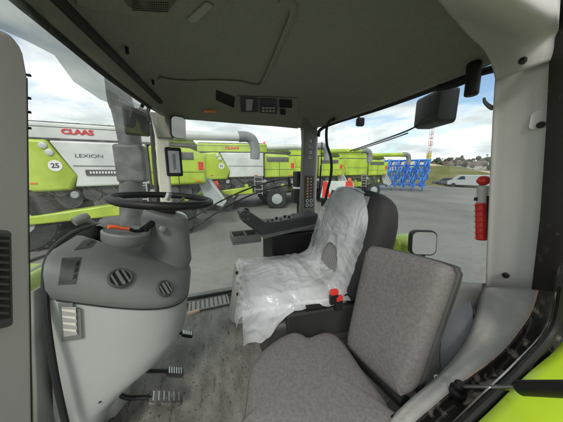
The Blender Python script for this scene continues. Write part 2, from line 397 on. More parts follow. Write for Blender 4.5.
# lattice mast with a yellow panel
b0 = polar(-55.0, 60, G)
t = thing('mast', 'tall red and white mast with a yellow panel', 'mast', b0)
bm = nb()
hm = 13.5
for i in range(18):
    z0 = hm*i/18; z1 = hm*(i+1)/18
    for (sx, sy) in ((-1, -1), (1, -1), (1, 1), (-1, 1)):
        tube(bm, [b0+Vector((sx*.25, sy*.25, z0)), b0+Vector((sx*.25, sy*.25, z1))], .04, 4, False)
    tube(bm, [b0+Vector((-.25, -.25, z0)), b0+Vector((.25, -.25, z1))], .03, 4, False)
    tube(bm, [b0+Vector((.25*a_, .25*b_, z0)) for a_, b_ in ((-1, -1), (1, -1), (1, 1), (-1, 1), (-1, -1))], .035, 4, False)
    tube(bm, [b0+Vector((-.25, .25, z0)), b0+Vector((-.25, -.25, z1))], .03, 4, False)
obj('lattice', bm, mat('red white mast paint', (.75, .70, .68), .5, col2=(.6, .12, .10), vs=1.0, mix_lo=.48, mix_hi=.52, stretch=(.01, .01, 1)), t)
bm = nb(); box(bm, b0.x-.55, b0.x+.55, b0.y-.05, b0.y+.05, G+5.2, G+6.6); obj('panel', bm, mat('yellow panel', (.6, .6, .06), .6), t)

# ---------------------------------------------------------------- combine harvesters
def combine(root):
    t = root
    # local frame: left side at x=0, rear at y=0, front +y, ground z=0
    bm = nb()
    prism(bm, [(.45, .5, .95), (.45, 7.0, 1.05), (.45, 7.0, 2.5), (.45, .3, 2.4)], (2.4, 0, 0)); obj('chassis', bm, 'machine_dark', t, bevel=.05)
    # front green side panel with round plate
    bm = nb(); prism(bm, [(0, 4.15, 1.85), (0, 7.0, 1.7), (0, 7.0, 3.25), (0, 4.9, 3.40), (0, 4.55, 3.40), (0, 3.95, 2.3)], (3.2, 0, 0)); obj('front_panel', bm, 'lime', t, bevel=.08)
    # white mid panel
    bm = nb(); prism(bm, [(.02, 1.95, 2.0), (.02, 4.05, 1.95), (.02, 3.95, 2.3), (.02, 4.5, 3.38), (.02, 1.95, 3.38)], (3.16, 0, 0)); obj('side_panel', bm, 'machine_white', t, bevel=.06)
    # rear green hood with louvres
    bm = nb(); prism(bm, [(.01, .05, 1.98), (.01, 1.9, 1.92), (.01, 1.9, 3.36), (.01, .55, 3.30), (.01, .0, 3.05)], (3.18, 0, 0)); hd = obj('rear_hood', bm, 'lime', t, bevel=.10)
    bm = nb(); box(bm, -.012, .02, .45, 1.75, 2.88, 3.14); obj('grille', bm, 'machine_dark', hd)
    bm = nb()
    for i in range(5): box(bm, -.03, .0, .47, 1.73, 2.90+i*.05, 2.915+i*.05)
    obj('louvre', bm, 'machine_grey', hd)
    # top deck and tank
    bm = nb(); prism(bm, [(.12, 1.2, 3.42), (.12, 7.0, 3.42), (.12, 6.9, 3.93), (.12, 1.5, 3.9)], (2.96, 0, 0)); obj('grain_tank', bm, 'machine_white', t, bevel=.05)
    bm = nb(); prism(bm, [(.1, .3, 3.36), (.1, 7.0, 3.40), (.1, 7.0, 3.46), (.1, .3, 3.44)], (3.0, 0, 0)); obj('deck_gap', bm, 'machine_dark', t)
    bm = nb(); prism(bm, [(.15, .3, 3.44), (.15, 1.45, 3.46), (.15, 1.45, 3.82), (.15, .5, 3.72)], (2.9, 0, 0)); obj('engine_cover', bm, 'lime', t, bevel=.08)
    bm = nb()
    for i in range(9): box(bm, .6, 2.6, 2.2+i*.42, 2.28+i*.42, 3.92, 4.02)
    tube(bm, [(.5, 2.0, 3.96), (.5, 5.8, 3.98)], .03, 6, False); obj('tank_rail', bm, 'machine_dark', t)
    # unloading auger
    bm = nb(); tube(bm, [(.05, 1.75, 3.72), (-.02, -1.3, 3.78)], .17, 16, False); a = obj('auger_tube', bm, 'machine_white', t)
    bm = nb(); tube(bm, [(-.02, -1.25, 3.78), (-.02, -1.55, 3.80), (-.02, -1.80, 3.68), (-.02, -1.90, 3.35), (-.02, -1.88, 2.95)], [.21, .19], 16); obj('spout', bm, 'machine_grey', t)
    # underside machinery
    bm = nb()
    box(bm, .25, .45, .6, 2.0, 1.1, 2.1); box(bm, .2, .45, 2.5, 3.7, 1.2, 2.1)
    for i in range(7): lathe(bm, [(.02, 0), (.16+.1*(i % 3), 0), (.16+.1*(i % 3), .06), (.02, .06)], (.16, 1.2+i*.62, 1.75-.15*(i % 2)), (1, 0, 0), 18)
    for i in range(6): tube(bm, [(.15, 1+i*.8, 1.2), (.12, 1.6+i*.8, 2.1)], .03, 6, False)
    obj('belt_drive', bm, 'machine_dark', t)
    # straw chopper
    bm = nb(); prism(bm, [(.4, .45, 2.3), (.4, -.15, 2.15), (.4, -.75, 1.2), (.4, -.55, .95), (.4, .1, 1.2)], (2.4, 0, 0)); obj('straw_chopper', bm, 'machine_mid', t, bevel=.05)
    bm = nb(); tube(bm, [(.38, -.05, 2.1), (.38, -.6, 1.3)], .025, 6, False); obj('chopper_strut', bm, 'machine_white', t)
    # green lower shield
    bm = nb(); prism(bm, [(-.35, 2.6, 1.0), (-.35, 6.2, .80), (-.35, 6.2, 1.05), (-.35, 4.9, 1.15), (-.35, 2.65, 1.42)], (.5, 0, 0)); obj('lower_shield', bm, 'lime', t, bevel=.05)
    # wheels
    for (yy, rr, ww, xs) in ((5.4, .95, .7, (.1, 3.1)), (1.15, .62, .5, (.35, 2.85))):
        for x in xs:
            bm = nb(); sgn = -1 if x < 1.5 else 1
            lathe(bm, [(rr*.5, -ww/2), (rr*.93, -ww/2), (rr, -ww/2+.07), (rr, ww/2-.07), (rr*.93, ww/2), (rr*.5, ww/2)], (x, yy, rr), (1, 0, 0), 32)
            for i in range(22):
                an = 2*PI*i/22
                m_ = Matrix.Translation((x, yy, rr)) @ Matrix.Rotation(an, 4, 'X')
                box(bm, -ww/2, ww/2, -.04, .04, rr-.03, rr+.035, m_)
            w_ = obj('wheel', bm, 'tyre', t)
            bm = nb(); lathe(bm, [(.05, -.06), (rr*.5, -.02), (rr*.52, .05), (.12, .07), (.05, .07)], (x+sgn*ww*.42, yy, rr), (sgn, 0, 0), 24); obj('rim', bm, 'machine_mid', w_)
    # cab
    bm = nb(); prism(bm, [(.7, 7.0, 1.9), (.7, 8.5, 1.9), (.7, 8.9, 3.4), (.7, 7.0, 3.5)], (1.8, 0, 0)); obj('operator_cab', bm, 'cabglass', t, bevel=.1)
    bm = nb(); box(bm, .6, 2.6, 6.95, 9.1, 3.5, 3.75); obj('cab_roof', bm, 'machine_white', t, bevel=.08)
    bm = nb(); prism(bm, [(1.0, 7.0, .6), (1.0, 9.6, .3), (1.0, 9.6, .9), (1.0, 7.0, 1.7)], (1.2, 0, 0)); obj('feeder_house', bm, 'machine_grey', t, bevel=.04)
    bm = nb(); lathe(bm, [(.01, 0), (.07, 0), (.07, .12), (.04, .16), (.01, .16)], (.2, 1.9, 3.9)); obj('beacon', bm, 'orange', t)
    # seams, reflectors, ladder, hoses
    bm = nb()
    for (y, z0_, z1_) in ((1.925, 1.95, 3.36), (5.6, 1.82, 3.30), (1.0, 2.0, 2.86)): box(bm, -.006, .02, y-.012, y+.012, z0_, z1_)
    box(bm, -.006, .02, .1, 1.9, 2.42, 2.435); box(bm, .012-.018, .03, 2.0, 4.0, 2.62, 2.632); box(bm, .11, .14, 1.6, 6.8, 3.78, 3.795)
    obj('panel_seam', bm, 'machine_dark', t)
    for y in (.35, 2.4, 5.0):
        bm = nb(); box(bm, -.014, .02, y-.08, y+.08, 2.06, 2.11); obj('reflector', bm, 'orange', t)
    bm = nb(); box(bm, -.012, .02, .12, .30, 2.5, 2.8); obj('tail_lamp', bm, 'red', t)
    bm = nb()
    for y in (2.05, 2.5): tube(bm, [(-.08, y, .9), (-.04, y, 2.1)], .025, 6, False)
    for i in range(5): tube(bm, [(-.075+.007*i, 2.05, 1.0+i*.24), (-.075+.007*i, 2.5, 1.0+i*.24)], .02, 6, False)
    obj('ladder', bm, 'machine_mid', t)
    rnd = random.Random(3)
    for i in range(10):
        y = .5+rnd.random()*5.8; z = 1.1+rnd.random()*.8
        bm = nb(); tube(bm, [(.2, y, z), (.05, y+.3, z-.25*rnd.random()), (.08, y+.7, z+.1), (.25, y+1.0, z+.3*rnd.random())], .028, 6); obj('hose', bm, 'black', t)
    for i in range(5):
        y = .8+i*1.1; bm = nb(); lathe(bm, [(.02, 0), (.10, 0), (.12, .04), (.10, .08), (.02, .08)], (.02, y, 1.45+.25*(i % 2)), (1, 0, 0), 16); obj('pulley', bm, 'machine_mid' if i % 2 else 'lime', t)
    # lettering and plates
    rt, up = (0, -1, 0), (0, 0, 1)
    obj('lettering', text_bm('CLAAS', .205, frame_mtx((.10, 3.78, 3.66), rt, up), .004, .009, 1.3), 'redlet', t, smooth=False)
    obj('plate', lathe(nb(), [(.01, 0), (.17, 0), (.17, .012), (.01, .012)], (.0, 4.42, 2.62), (-1, 0, 0)), 'whiteink', t)
    obj('number', text_bm('25', .2, frame_mtx((-.016, 4.42, 2.62), rt, up), .003, .006), 'ink', t, smooth=False)
    for zz in (3.02, 3.22): obj('lamp', lathe(nb(), [(.01, .0), (.1, 0), (.1, .03), (.06, .05), (.01, .05)], (.0, 4.62+(3.22-zz)*-.6, zz), (-1, 0, 0)), 'machine_white', t)
def copy_tree(o, parent=None):
    c = o.copy(); COL.objects.link(c); W[c.name] = W.get(o.name, Vector())
    if parent: c.parent = parent
    for ch in list(o.children): copy_tree(ch, c)
    return c
proto = thing('combine_harvester', 'large combine harvester side on through the windscreen, red lettering on its pale tank', 'combine harvester', (0, 0, 0), 'combine harvesters lined up across the yard')
combine(proto)
spots = [(11.6, -5.5, R(-16), 'second combine harvester, its louvred green hood beyond the side window'),
         (12.9, -10.2, R(-16), 'combine harvester seen between the ribbed pillar and the rear wiper'),
         (14.6, -16.6, R(-14), 'farthest combine harvester, next to the blue cultivator')]
for k_, (x, y, a, lb) in enumerate(spots):
    c = copy_tree(proto); c.location = (x, y, G); c.rotation_euler.z = a; c['label'] = lb; c.scale = (1.06, 1.06, 1.06)
    for ch in c.children:
        nm = ch.name.split('.')[0]
        if nm == 'lettering' and k_: bpy.data.objects.remove(ch); continue
        if nm == 'grain_tank' or (k_ and nm in ('side_panel', 'auger_tube')):
            ch.material_slots[0].link = 'OBJECT'; ch.material_slots[0].material = M['lime']
rt, up = (0, -1, 0), (0, 0, 1)
obj('model_name', text_bm('LEXION', .155, frame_mtx((-.005+.02, 3.55, 2.93), rt, up), .004, .0, 1.35), 'ink', proto, smooth=False)
bm = nb(); box(bm, -.02, .03, 2.75, 3.70, 2.32, 2.50); obj('badge', bm, 'ink', proto)
bm = nb()
for i in range(9): box(bm, -.03, .0, 2.9+i*.08, 2.945+i*.08, 2.38, 2.45)
obj('badge_print', bm, 'whiteink', proto)
proto.location = (7.7, .05, G)
# ---------------------------------------------------------------- blue cultivator
c0 = polar(-50.3, 33, G)
t = thing('cultivator', 'blue folded cultivator standing beside the farthest combine harvester', 'cultivator', c0)
a = R(-48-90)
ux = Vector((math.cos(a), math.sin(a), 0)); uy = Vector((-ux.y, ux.x, 0))
def q(x, y, z): return c0+ux*x+uy*y+Vector((0, 0, z))
bm = nb()
for x in (-1.9, -1.2, -.5, .2, .9, 1.6):
    for y in (-.6, .6):
        tube(bm, [q(x, y, .3), q(x+.1, y, 3.0)], .09, 6, False)
for z in (.6, 1.2, 1.9, 2.5, 3.0):
    for y in (-.6, .6): tube(bm, [q(-2.0, y, z), q(1.8, y, z)], .08, 6, False)
tube(bm, [q(1.5, 0, .6), q(-3.4, 0, .45)], .09, 6, False); tube(bm, [q(-1.5, .5, .8), q(-3.2, 0, .45)], .07, 6, False); tube(bm, [q(-1.6, 0, 1.9), q(-3.2, 0, .5)], .05, 6, False)
obj('frame', bm, 'blue', t)
for k in range(64):
    x = -1.9+3.7*(k % 16)/15; y = -.75 if k < 32 else .75; z = 2.9-.75*(k % 3)-.2*(k//16 % 2)
    bm = nb(); tube(bm, [q(x, y, z), q(x+.05, y*1.3, z+.1), q(x-.05, y*1.55, z-.3), q(x, y*1.3, z-.75)], .06, 6)
    obj('tine', bm, 'blue', t)
t.scale = (1.5, 1.5, 1.28)
for k in range(5):
    bm = nb(); lathe(bm, [(.02, -.03), (.3, -.02), (.3, .02), (.02, .03)], q(-1.5+k*.75, -1.0, .32), ux, 16); obj('disc', bm, 'blue', t)
# hazard board trailer between combines and seat
c1 = P(338, 196, 0, 8.6)
t = thing('hazard_board', 'red and white hazard board with an orange lamp behind the driver seat', 'hazard board', (c1.x, c1.y, G))
d = ray(338, 190); d.z = 0; d.normalize(); rr_ = Vector((-d.y, d.x, 0))*-1
def hb(x, z): return Vector((c1.x, c1.y, 0))+rr_*x+Vector((0, 0, z))
zt = P(338, 181, 0, 8.6).z; zb = P(338, 198, 0, 8.6).z
bm = nb(); prism(bm, [hb(-.95, zb), hb(.85, zb), hb(.75, zt), hb(-.8, zt)], d*.03); obj('board', bm, 'machine_white', t, smooth=False)
for x in (-.85, .35):
    bm = nb(); prism(bm, [hb(x, zb+.02)-d*.004, hb(x+.45, zb+.02)-d*.004, hb(x+.25 if x < 0 else x+.38, zt-.02)-d*.004, hb(x+.02, zt-.02)-d*.004], d*.003); obj('stripe', bm, 'red', t, smooth=False)
bm = nb(); tube(bm, [hb(-.6, G), hb(-.6, zb+.1)], .03, 6, False); tube(bm, [hb(.6, G), hb(.6, zb+.1)], .03, 6, False); obj('post', bm, 'machine_grey', t)
bm = nb(); lathe(bm, [(.01, 0), (.09, 0), (.09, .12), (.05, .16), (.01, .16)], hb(.55, zt)); obj('lamp', bm, 'orange', t)

# ================================================================ OWN TRACTOR: cab shell
cab = thing('tractor_cab', 'grey tractor cab with large windows, dark roof lining and worn floor', 'tractor cab', (0, 0, 0))
# floor
bm = nb(); patch(bm, [[(x, y, .0+.0*noise.noise(Vector((x*4, y*4, 0)))) for x in (-.86, -.6, -.2, .2, .6, .74)] for y in (-.62, -.3, 0, .3, .6, .8, .92)])
obj('floor', bm, 'floor', cab, solid=.04)
bm = nb(); box(bm, .742, .86, -.6, .62, -.12, .02); obj('side_sill', bm, 'grey', cab, bevel=.01)
# perforated plate
bm = nb(); box(bm, .60, .735, .18, .50, .003, .018); pl = obj('step_plate', bm, 'post', cab, bevel=.004)
bm = nb()
for i in range(5):
    for j in range(9): lathe(bm, [(.001, 0), (.007, 0), (.007, .002), (.001, .002)], (.62+i*.024, .20+j*.035, .0182), (0, 0, 1), 8)
obj('hole', bm, 'black', pl)
# roof outline
def outline(inset=0, n=64):
    ctl = [(-.70, .60), (-.66, .69), (-.34, .705), (-.1, .672), (.1, .652), (.35, .622), (.58, .57), (.71, .48), (.73, 0), (.72, -.40), (.70, -.56), (.60, -.64), (0, -.66), (-.55, -.63), (-.68, -.57), (-.72, -.40), (-.72, 0), (-.71, .40)]
    pts = []
    N = len(ctl)
    for i in range(N):
        p0, p1, p2, p3 = [Vector((*ctl[(i+k-1) % N], 0)) for k in range(4)]
        for j in range(4):
            s = j/4; pts.append(.5*((2*p1)+(p2-p0)*s+(2*p0-5*p1+4*p2-p3)*s*s+(3*p1-p0-3*p2+p3)*s**3))
    c = Vector((0, .05, 0)); out = []
    for p in pts:
        d = c-p; out.append(p+d*(inset/max(d.length, .1)))
    return out
bm = nb()
rings = []
for ins, z in ((-.02, 1.475), (.03, 1.47), (.045, 1.50), (.07, 1.55), (.13, 1.60), (.24, 1.635), (.40, 1.65)):
    rings.append([Vector((p.x, p.y, z+.0*p.x)) for p in outline(ins)])
loft(bm, rings, cap=False); bm.faces.new([v for v in bm.verts if abs(v.co.z-1.65) < 1e-5])
obj('headliner', bm, 'lining', cab, bvh=True, ang=70)
bm = nb(); loft(bm, [[Vector((p.x, p.y, z)) for p in outline(i)] for i, z in ((.02, 1.53), (-.0, 1.56), (-.03, 1.63), (-.08, 1.74), (.1, 1.80))], cap=False); bm.faces.new([v for v in bm.verts if abs(v.co.z-1.80) < 1e-5]); obj('outer_roof', bm, 'machine_white', cab)
HL = bpy.data.objects['headliner']
# raised hatch panel on the ceiling
def ceil_pt(px, py, dz=0):
    h = BVH[HL.name].ray_cast(CAM, ray(px, py).normalized())[0]
    return Vector((h.x, h.y, h.z-dz))
def ceil_sheet(name, top_, bot_, m, parent, th=.014, k=8, lift=.0):
    # a moulded sheet following the lining between two picture-edge polylines
    rows_ = []
    for j in range(k+1):
        rows_.append([ceil_pt(a_[0]+(b_[0]-a_[0])*j/k, a_[1]+(b_[1]-a_[1])*j/k, lift) for a_, b_ in zip(top_, bot_)])
    bm_ = nb(); n = len(rows_); m_ = len(rows_[0])
    up_ = [[bm_.verts.new(p) for p in r] for r in rows_]; lo_ = [[bm_.verts.new(p-Vector((0, 0, th))) for p in r] for r in rows_]
    for j in range(n-1):
        for i in range(m_-1):
            bm_.faces.new((up_[j][i], up_[j][i+1], up_[j+1][i+1], up_[j+1][i])); bm_.faces.new((lo_[j][i], lo_[j+1][i], lo_[j+1][i+1], lo_[j][i+1]))
    for j in range(n-1):
        for i in (0, m_-1): bm_.faces.new((up_[j][i], up_[j+1][i], lo_[j+1][i], lo_[j][i]))
    for i in range(m_-1):
        for j in (0, n-1): bm_.faces.new((up_[j][i], lo_[j][i], lo_[j][i+1], up_[j][i+1]))
    return obj(name, bm_, m, parent, bevel=.006, bvh=True)
ceil_sheet('roof_hatch', [(110, 10), (140, -10), (180, -25), (220, -30), (260, -30), (292, -30)], [(185, 79), (200, 80), (220, 80), (240, 81), (252, 83), (263, 84)], 'lining', cab, .010) if False else None
bm = nb()
seam = [ceil_pt(px, py, .004) for px, py in ((158, 77), (168, 79), (187, 80.5), (212, 80), (238, 81), (252, 84), (261, 84), (266, 76), (276, 54), (287, 28), (294, 10), (291, 2), (280, -4))]
tube(bm, smoothpath(seam, 4), .016, 12, False, flat=.45); obj('roof_moulding', bm, 'lining', cab)
# front header rails
def hdr(px, py, z): return P(px, py, 2, z)
bm = nb(); tube(bm, [ceil_pt(50+(160-50)*k/14, -12+(100+12)*k/14+2.5*math.sin(PI*k/14)*0, .010) for k in range(15)], .017, 8, False, flat=.8); obj('blind_rail', bm, 'rubber', cab)
bm = nb(); tube(bm, [hdr(-10, -30, 1.465), hdr(17, 0, 1.465), hdr(70, 45, 1.468), hdr(110, 78, 1.468), hdr(150, 107, 1.47)], .011, 8); obj('windscreen_seal', bm, 'rubber', cab)
for px, py in ((127, 50), (153, 82)):
    p = hdr(px, py, 1.55); obj('screw', lathe(nb(), [(.001, -.012), (.006, -.012), (.006, .01), (.001, .01)], p), 'black', cab)
# windscreen
def ws(u, v):
    x = -.72+1.47*u; bul = 1-((x-.0)/.75)**2
    yb = .72+.27*bul; yt = .575+.115*bul
    return Vector((x, yb+(yt-yb)*v+.03*math.sin(PI*v), -.1+1.575*v))
bm = nb(); patch(bm, [[ws(i/24, j/12) for i in range(25)] for j in range(13)])
obj('windscreen', bm, 'glass', cab, bvh=True)
WS = bpy.data.objects['windscreen']
# speckled tint band along the top of the windscreen
top_e = [(-6, -32), (20, -6), (45, 16), (70, 38), (95, 58), (120, 80), (150, 104)]
low_e = [(-6, 12), (8, 30), (34, 42), (60, 56), (78, 82), (104, 100), (149, 117)]
bm = nb(); rows = []
def lerp2(a, b, t): return (a[0]+(b[0]-a[0])*t, a[1]+(b[1]-a[1])*t)
for k in range(5):
    row = []
    for a_, b_ in zip(top_e, low_e):
        q_ = lerp2(a_, b_, k/4); h, n = H(WS, *q_)
        if h is None: h = P(q_[0], q_[1], 1, .72)
        row.append(h+Vector((0, .012, 0)))
    rows.append(row)
bb = nb(); patch(bb, rows)
def band_mat():
    m = glass('speckled tint band', (.42, .44, .43), .16, .5, .45); return m
M['band'] = band_mat()
obj('tint_band', bb, 'band', cab)
# side window
bm = nb(); patch(bm, [[Vector((.775+.02*math.sin(PI*v), .60-1.12*u, .03+1.46*v)) for u in (0, .25, .5, .75, 1)] for v in (0, .25, .5, .75, 1)]); obj('side_window', bm, 'glass_side', cab)
# rear window
bm = nb(); patch(bm, [[Vector((.64-1.26*u, -.655-.05*math.sin(PI*u), .60+.89*v)) for u in (0, .25, .5, .75, 1)] for v in (0, .5, 1)]); obj('rear_window', bm, 'glass_side', cab)
# seals round the windows
bm = nb(); tube(bm, [(.66, -.655, 1.40), (.64, -.66, 1.455), (.45, -.67, 1.475), (0, -.695, 1.475), (-.45, -.67, 1.47), (-.60, -.655, 1.45)], .014, 8); obj('rear_seal', bm, 'rubber', cab)
bm = nb(); tube(bm, [(.64, -.64, .61), (0, -.69, .60), (-.64, -.64, .61)], .012, 8); obj('rear_seal', bm, 'rubber', cab)
bm = nb(); tube(bm, [(.765, .60, .03), (.765, .0, .02), (.765, -.5, .03)], .016, 8); obj('side_seal', bm, 'rubber', cab)
bm = nb(); tube(bm, [(.76, .60, 1.487), (.76, .0, 1.492), (.76, -.5, 1.487)], .012, 8); obj('side_seal', bm, 'rubber', cab)
# rear wall below the window
bm = nb(); box(bm, -.62, .72, -.69, -.655, .0, .59); obj('rear_wall', bm, 'dark', cab, bevel=.01)
bm = nb(); prism(bm, [(.742, -.5, 0), (.742, -.08, 0), (.742, -.12, .12), (.742, -.28, .28), (.742, -.4, .5), (.742, -.5, .52)], (.02, 0, 0)); obj('side_wall', bm, 'dark', cab, bevel=.006)
# front right pillar
def quadcol(path, w, d):
    rings = []
    for (x, y, z), ww, dd in zip(path, w, d):
        rings.append([(x-dd/2, y-ww/2, z), (x+dd/2, y-ww/2, z), (x+dd/2, y+ww/2, z), (x-dd/2, y+ww/2, z)])
    return rings
bm = nb(); loft(bm, quadcol([(.765, .60, 0), (.765, .60, .6), (.76, .59, 1.1), (.755, .575, 1.35), (.74, .55, 1.5)], [.078, .078, .078, .10, .17], [.05]*5)); fp = obj('pillar', bm, 'bonewhite', cab, bevel=.012)
fp['label'] = 'pale front right pillar behind the monitor'
bm = nb(); tube(bm, [(.775, .655, 0), (.775, .655, .8), (.765, .645, 1.3), (.745, .625, 1.47)], .014, 8); obj('pillar_seal', bm, 'rubber', fp)
bm = nb(); loft(bm, quadcol([(.735, .56, 1.33), (.735, .545, 1.40), (.73, .52, 1.50)], [.10, .14, .24], [.05, .055, .06])); obj('pillar_cap', bm, 'lining', fp, bevel=.01)
# rear right pillar
bm = nb(); loft(bm, quadcol([(.70, -.575, .0), (.70, -.575, .72), (.70, -.575, 1.0), (.70, -.58, 1.35), (.70, -.58, 1.45), (.69, -.58, 1.55)], [.16, .145, .12, .12, .13, .17], [.07, .07, .06, .06, .07, .09])); rp = obj('pillar', bm, 'grey', cab, bevel=.01, bvh=True)
rp['label'] = 'ribbed dark grey rear right pillar with switches'
bm = nb(); tube(bm, [(.70, -.66, .0), (.70, -.66, .8), (.70, -.66, 1.46)], .013, 8); obj('pillar_seal', bm, 'pale', rp)
def onto(o, px, py, lift=.003):
    h, n = H(o, px, py)
    return h, n
x0 = .664
bm = nb(); box(bm, x0-.004, x0+.01, -.620, -.535, .77, 1.06); sw = obj('switch_panel', bm, 'dark', rp, bevel=.003)
for i in range(7):
    z = 1.035-i*.027
    bm = nb(); prism(bm, [(x0-.004, -.570, z-.008), (x0-.004, -.548, z-.008), (x0-.004, -.555, z+.010), (x0-.004, -.563, z+.010)], (-.004, 0, 0)); obj('symbol', bm, 'amber', sw)
    obj('button', lathe(nb(), [(.001, 0), (.005, 0), (.005, .006), (.001, .006)], (x0-.003, -.592, z), (-1, 0, 0), 10), 'whiteink', sw)
for yy in (-.558, -.598):
    for zz in (.835, .795):
        bm = nb(); torus(bm, (x0-.006, yy, zz), (1, 0, 0), .013, .003, 20, 6); obj('knob', bm, 'whiteink', sw)
for i, z in enumerate((1.36, 1.315, 1.265, 1.22)):
    bm = nb()
    torus(bm, (x0+.003, -.575, z), (1, 0, 0), .010, .0022, 14, 6)
    if i % 2: box(bm, x0, x0+.004, -.60, -.586, z-.008, z-.004)
    else: box(bm, x0, x0+.004, -.592, -.586, z-.012, z+.012)
    obj('symbol', bm, 'whiteink', rp)
# rear left pillar (next to the open door)
def two(l, r, yl, yr): return [P(*l, 1, yl), P(*r, 1, yr)]
edges = [((486, 286), (540, 287)), ((488.5, 220), (548, 220)), ((491.5, 150), (553, 150)), ((494, 100), (556, 95)), ((495.5, 79), (557, 58))]
def pillar_rows(edges, yl=-.565, yr=-.53):
    rows = []
    for l, r in edges:
        a_ = P(*l, 1, yl); b_ = P(*r, 1, yr); m1 = P(l[0]*.9+r[0]*.1, l[1]*.9+r[1]*.1, 1, yl+.012); m2 = P(l[0]*.12+r[0]*.88, l[1]*.12+r[1]*.88, 1, yr-.001)
        rows.append([a_+Vector((.0, -.10, 0)), a_, m1, (m1+m2)/2, m2, b_, b_+Vector((-.01, -.12, 0))])
    return rows
bm = nb(); cpatch(bm, pillar_rows(edges)); lp = obj('pillar', bm, 'pale', cab, ang=70, solid=.004, bvh=True)
lp['label'] = 'wide pale rear left pillar by the door opening'
def skin_d(px, py, u):
    p = P(px, py, 1, -.565+.045*min(1, u*2)); d = (p-CAM).length
    h = BVH[HL.name].ray_cast(CAM, ray(px, py).normalized())[0]
    return min(d, (h-CAM).length) if h is not None else d
R1 = [(428, -60), (430, -30), (434, -8), (445, 9), (457, 23), (469, 36), (483, 49), (491, 64), (495.5, 80.5)]
R2 = [(563, -60), (563, -45), (562, -30), (561, -10), (560, 8), (559, 22), (558.5, 35), (558, 46), (557.5, 58)]
A_ = crow([(x, y, 0) for x, y in R1], 4); B_ = crow([(x, y, 0) for x, y in R2], 4)
PX = [[(a_.x+(b_.x-a_.x)*k/30, a_.y+(b_.y-a_.y)*k/30) for a_, b_ in zip(A_, B_)] for k in range(31)]
D = [[skin_d(*q_, k/30) for q_ in PX[k]] for k in range(31)]
NI = len(D[0])
for it in range(3):
    D = [[min(D[jj][ii] for jj in range(max(0, j-1), min(31, j+2)) for ii in range(max(0, i-1), min(NI, i+2))) for i in range(NI)] for j in range(31)]
for it in range(5):
    D = [[sum(D[min(30, max(0, j+a_))][min(NI-1, max(0, i+b_))] for a_ in (-1, 0, 1) for b_ in (-1, 0, 1))/9 for i in range(NI)] for j in range(31)]
bm = nb(); rows = [[CAM+ray(*PX[j][i]).normalized()*(D[j][i]-.006-.012*math.sin(PI*j/30)) for i in range(NI)] for j in range(31)]
patch(bm, rows); cp = obj('pillar_cap', bm, 'pale', lp, ang=80, solid=.004, bvh=True)
for px, py in ((523, 61), (541, 125), (506, 275)):
    h, n = H(lp, px, py)
    if h is None: h, n = H(cp, px, py)
    if h is None: continue
    n = Vector((-.25, .95, 0)).normalized()
    obj('screw', lathe(nb(), [(.001, .0), (.0085, 0), (.0085, .006), (.004, .007), (.004, .004), (.001, .004)], h+n*.001, n, 16), 'black', lp)
bm = nb(); h, n = H(lp, 538, 120); mt = frame_mtx(h, (-.97, -.25, 0), (0, 0, 1)); slab(bm, mt, .03, .05, .012, -.002, .003); obj('screw_cover', bm, 'pale', lp, bevel=.001)
# black door seal right of that pillar
bm = nb(); rows = []
for (a_, b_) in (((562, -40), (575, -40)), ((561, 40), (575, 40)), ((556, 130), (572, 130)), ((549, 220), (567, 220)), ((540, 290), (563, 290))):
    p = P(*a_, 0, -.80); q_ = P(*b_, 0, -.80); p.y = max(p.y, -.75)
    rows.append([P(*a_, 1, -.525), P(*b_, 1, -.50), P(b_[0]+14, b_[1], 1, -.53)])
patch(bm, rows); obj('door_seal', bm, mat('flecked brown rubber', (.030, .024, .020), .6, col2=(.12, .10, .085), vs=45, mix_lo=.60, mix_hi=.75, bump=.3, bs=90), cab, solid=.02)
# curved trim below it
L = [(486, 286), (480, 312), (466, 345), (440, 376), (412, 400), (388, 424), (370, 450)]
Rr = [(539, 287), (529, 318), (504, 352), (466, 381), (440, 403), (413, 427), (395, 450)]
K = [(563, 288), (553, 332), (522, 370), (487, 404), (462, 428), (440, 450), (425, 470)]
def on_x(p, x): return P(*p, 0, x)
bm = nb(); rows = []
ys = []
for i, (l, r) in enumerate(zip(L, Rr)):
    a_ = on_x(l, (-.668, -.685, -.705, -.722, -.732, -.738, -.74)[i]); b_ = on_x(r, -.785); m_ = (a_+b_)/2+Vector((0, .0, .018))
    rows.append([a_+Vector((.02, -.02, -.05)), a_, a_.lerp(m_, .5)+Vector((0, 0, .008)), m_, b_.lerp(m_, .4)+Vector((0, 0, .008)), b_, b_+Vector((0, 0, -.03))])
cpatch(bm, rows); obj('sill_trim', bm, 'dusty', cab, ang=70, bvh=True, solid=.004)
bm = nb(); tube(bm, [on_x(r, -.786)+Vector((0, 0, .002)) for r in Rr], .0045, 6); obj('sill_edge', bm, 'beige', cab)
# black muddy sill frame
bm = nb(); rows = []
for r, k in zip([(542, 262)]+Rr, [(568, 262)]+K):
    a_ = on_x(r, -.789); b_ = on_x(k, -.865); c_ = a_.lerp(b_, .45)+Vector((0, -.02, -.035)); e_ = a_.lerp(b_, .8)+Vector((0, 0, -.005))
    rows.append([a_, a_.lerp(c_, .35)+Vector((0, 0, -.02)), c_, e_, b_, b_+Vector((-.012, -.02, -.03)), b_+Vector((-.01, -.03, -.10))])
cpatch(bm, rows); obj('sill_frame', bm, 'muddy', cab, ang=70, bvh=True, solid=.004)
bm = nb(); tube(bm, [on_x(k, -.868)+Vector((0, 0, .004)) for k in K], .008, 8); obj('sill_seal', bm, 'black', cab)
bm = nb()
for i in range(4):
    h = on_x(K[i], -.868).lerp(on_x(Rr[i], -.79), .25); 
tube(bm, [on_x((556, 292), -.855), on_x((545, 330), -.855), on_x((512, 366), -.855), on_x((478, 398), -.855), on_x((452, 424), -.855)], .0018, 6); obj('sill_strip', bm, 'steel', cab)
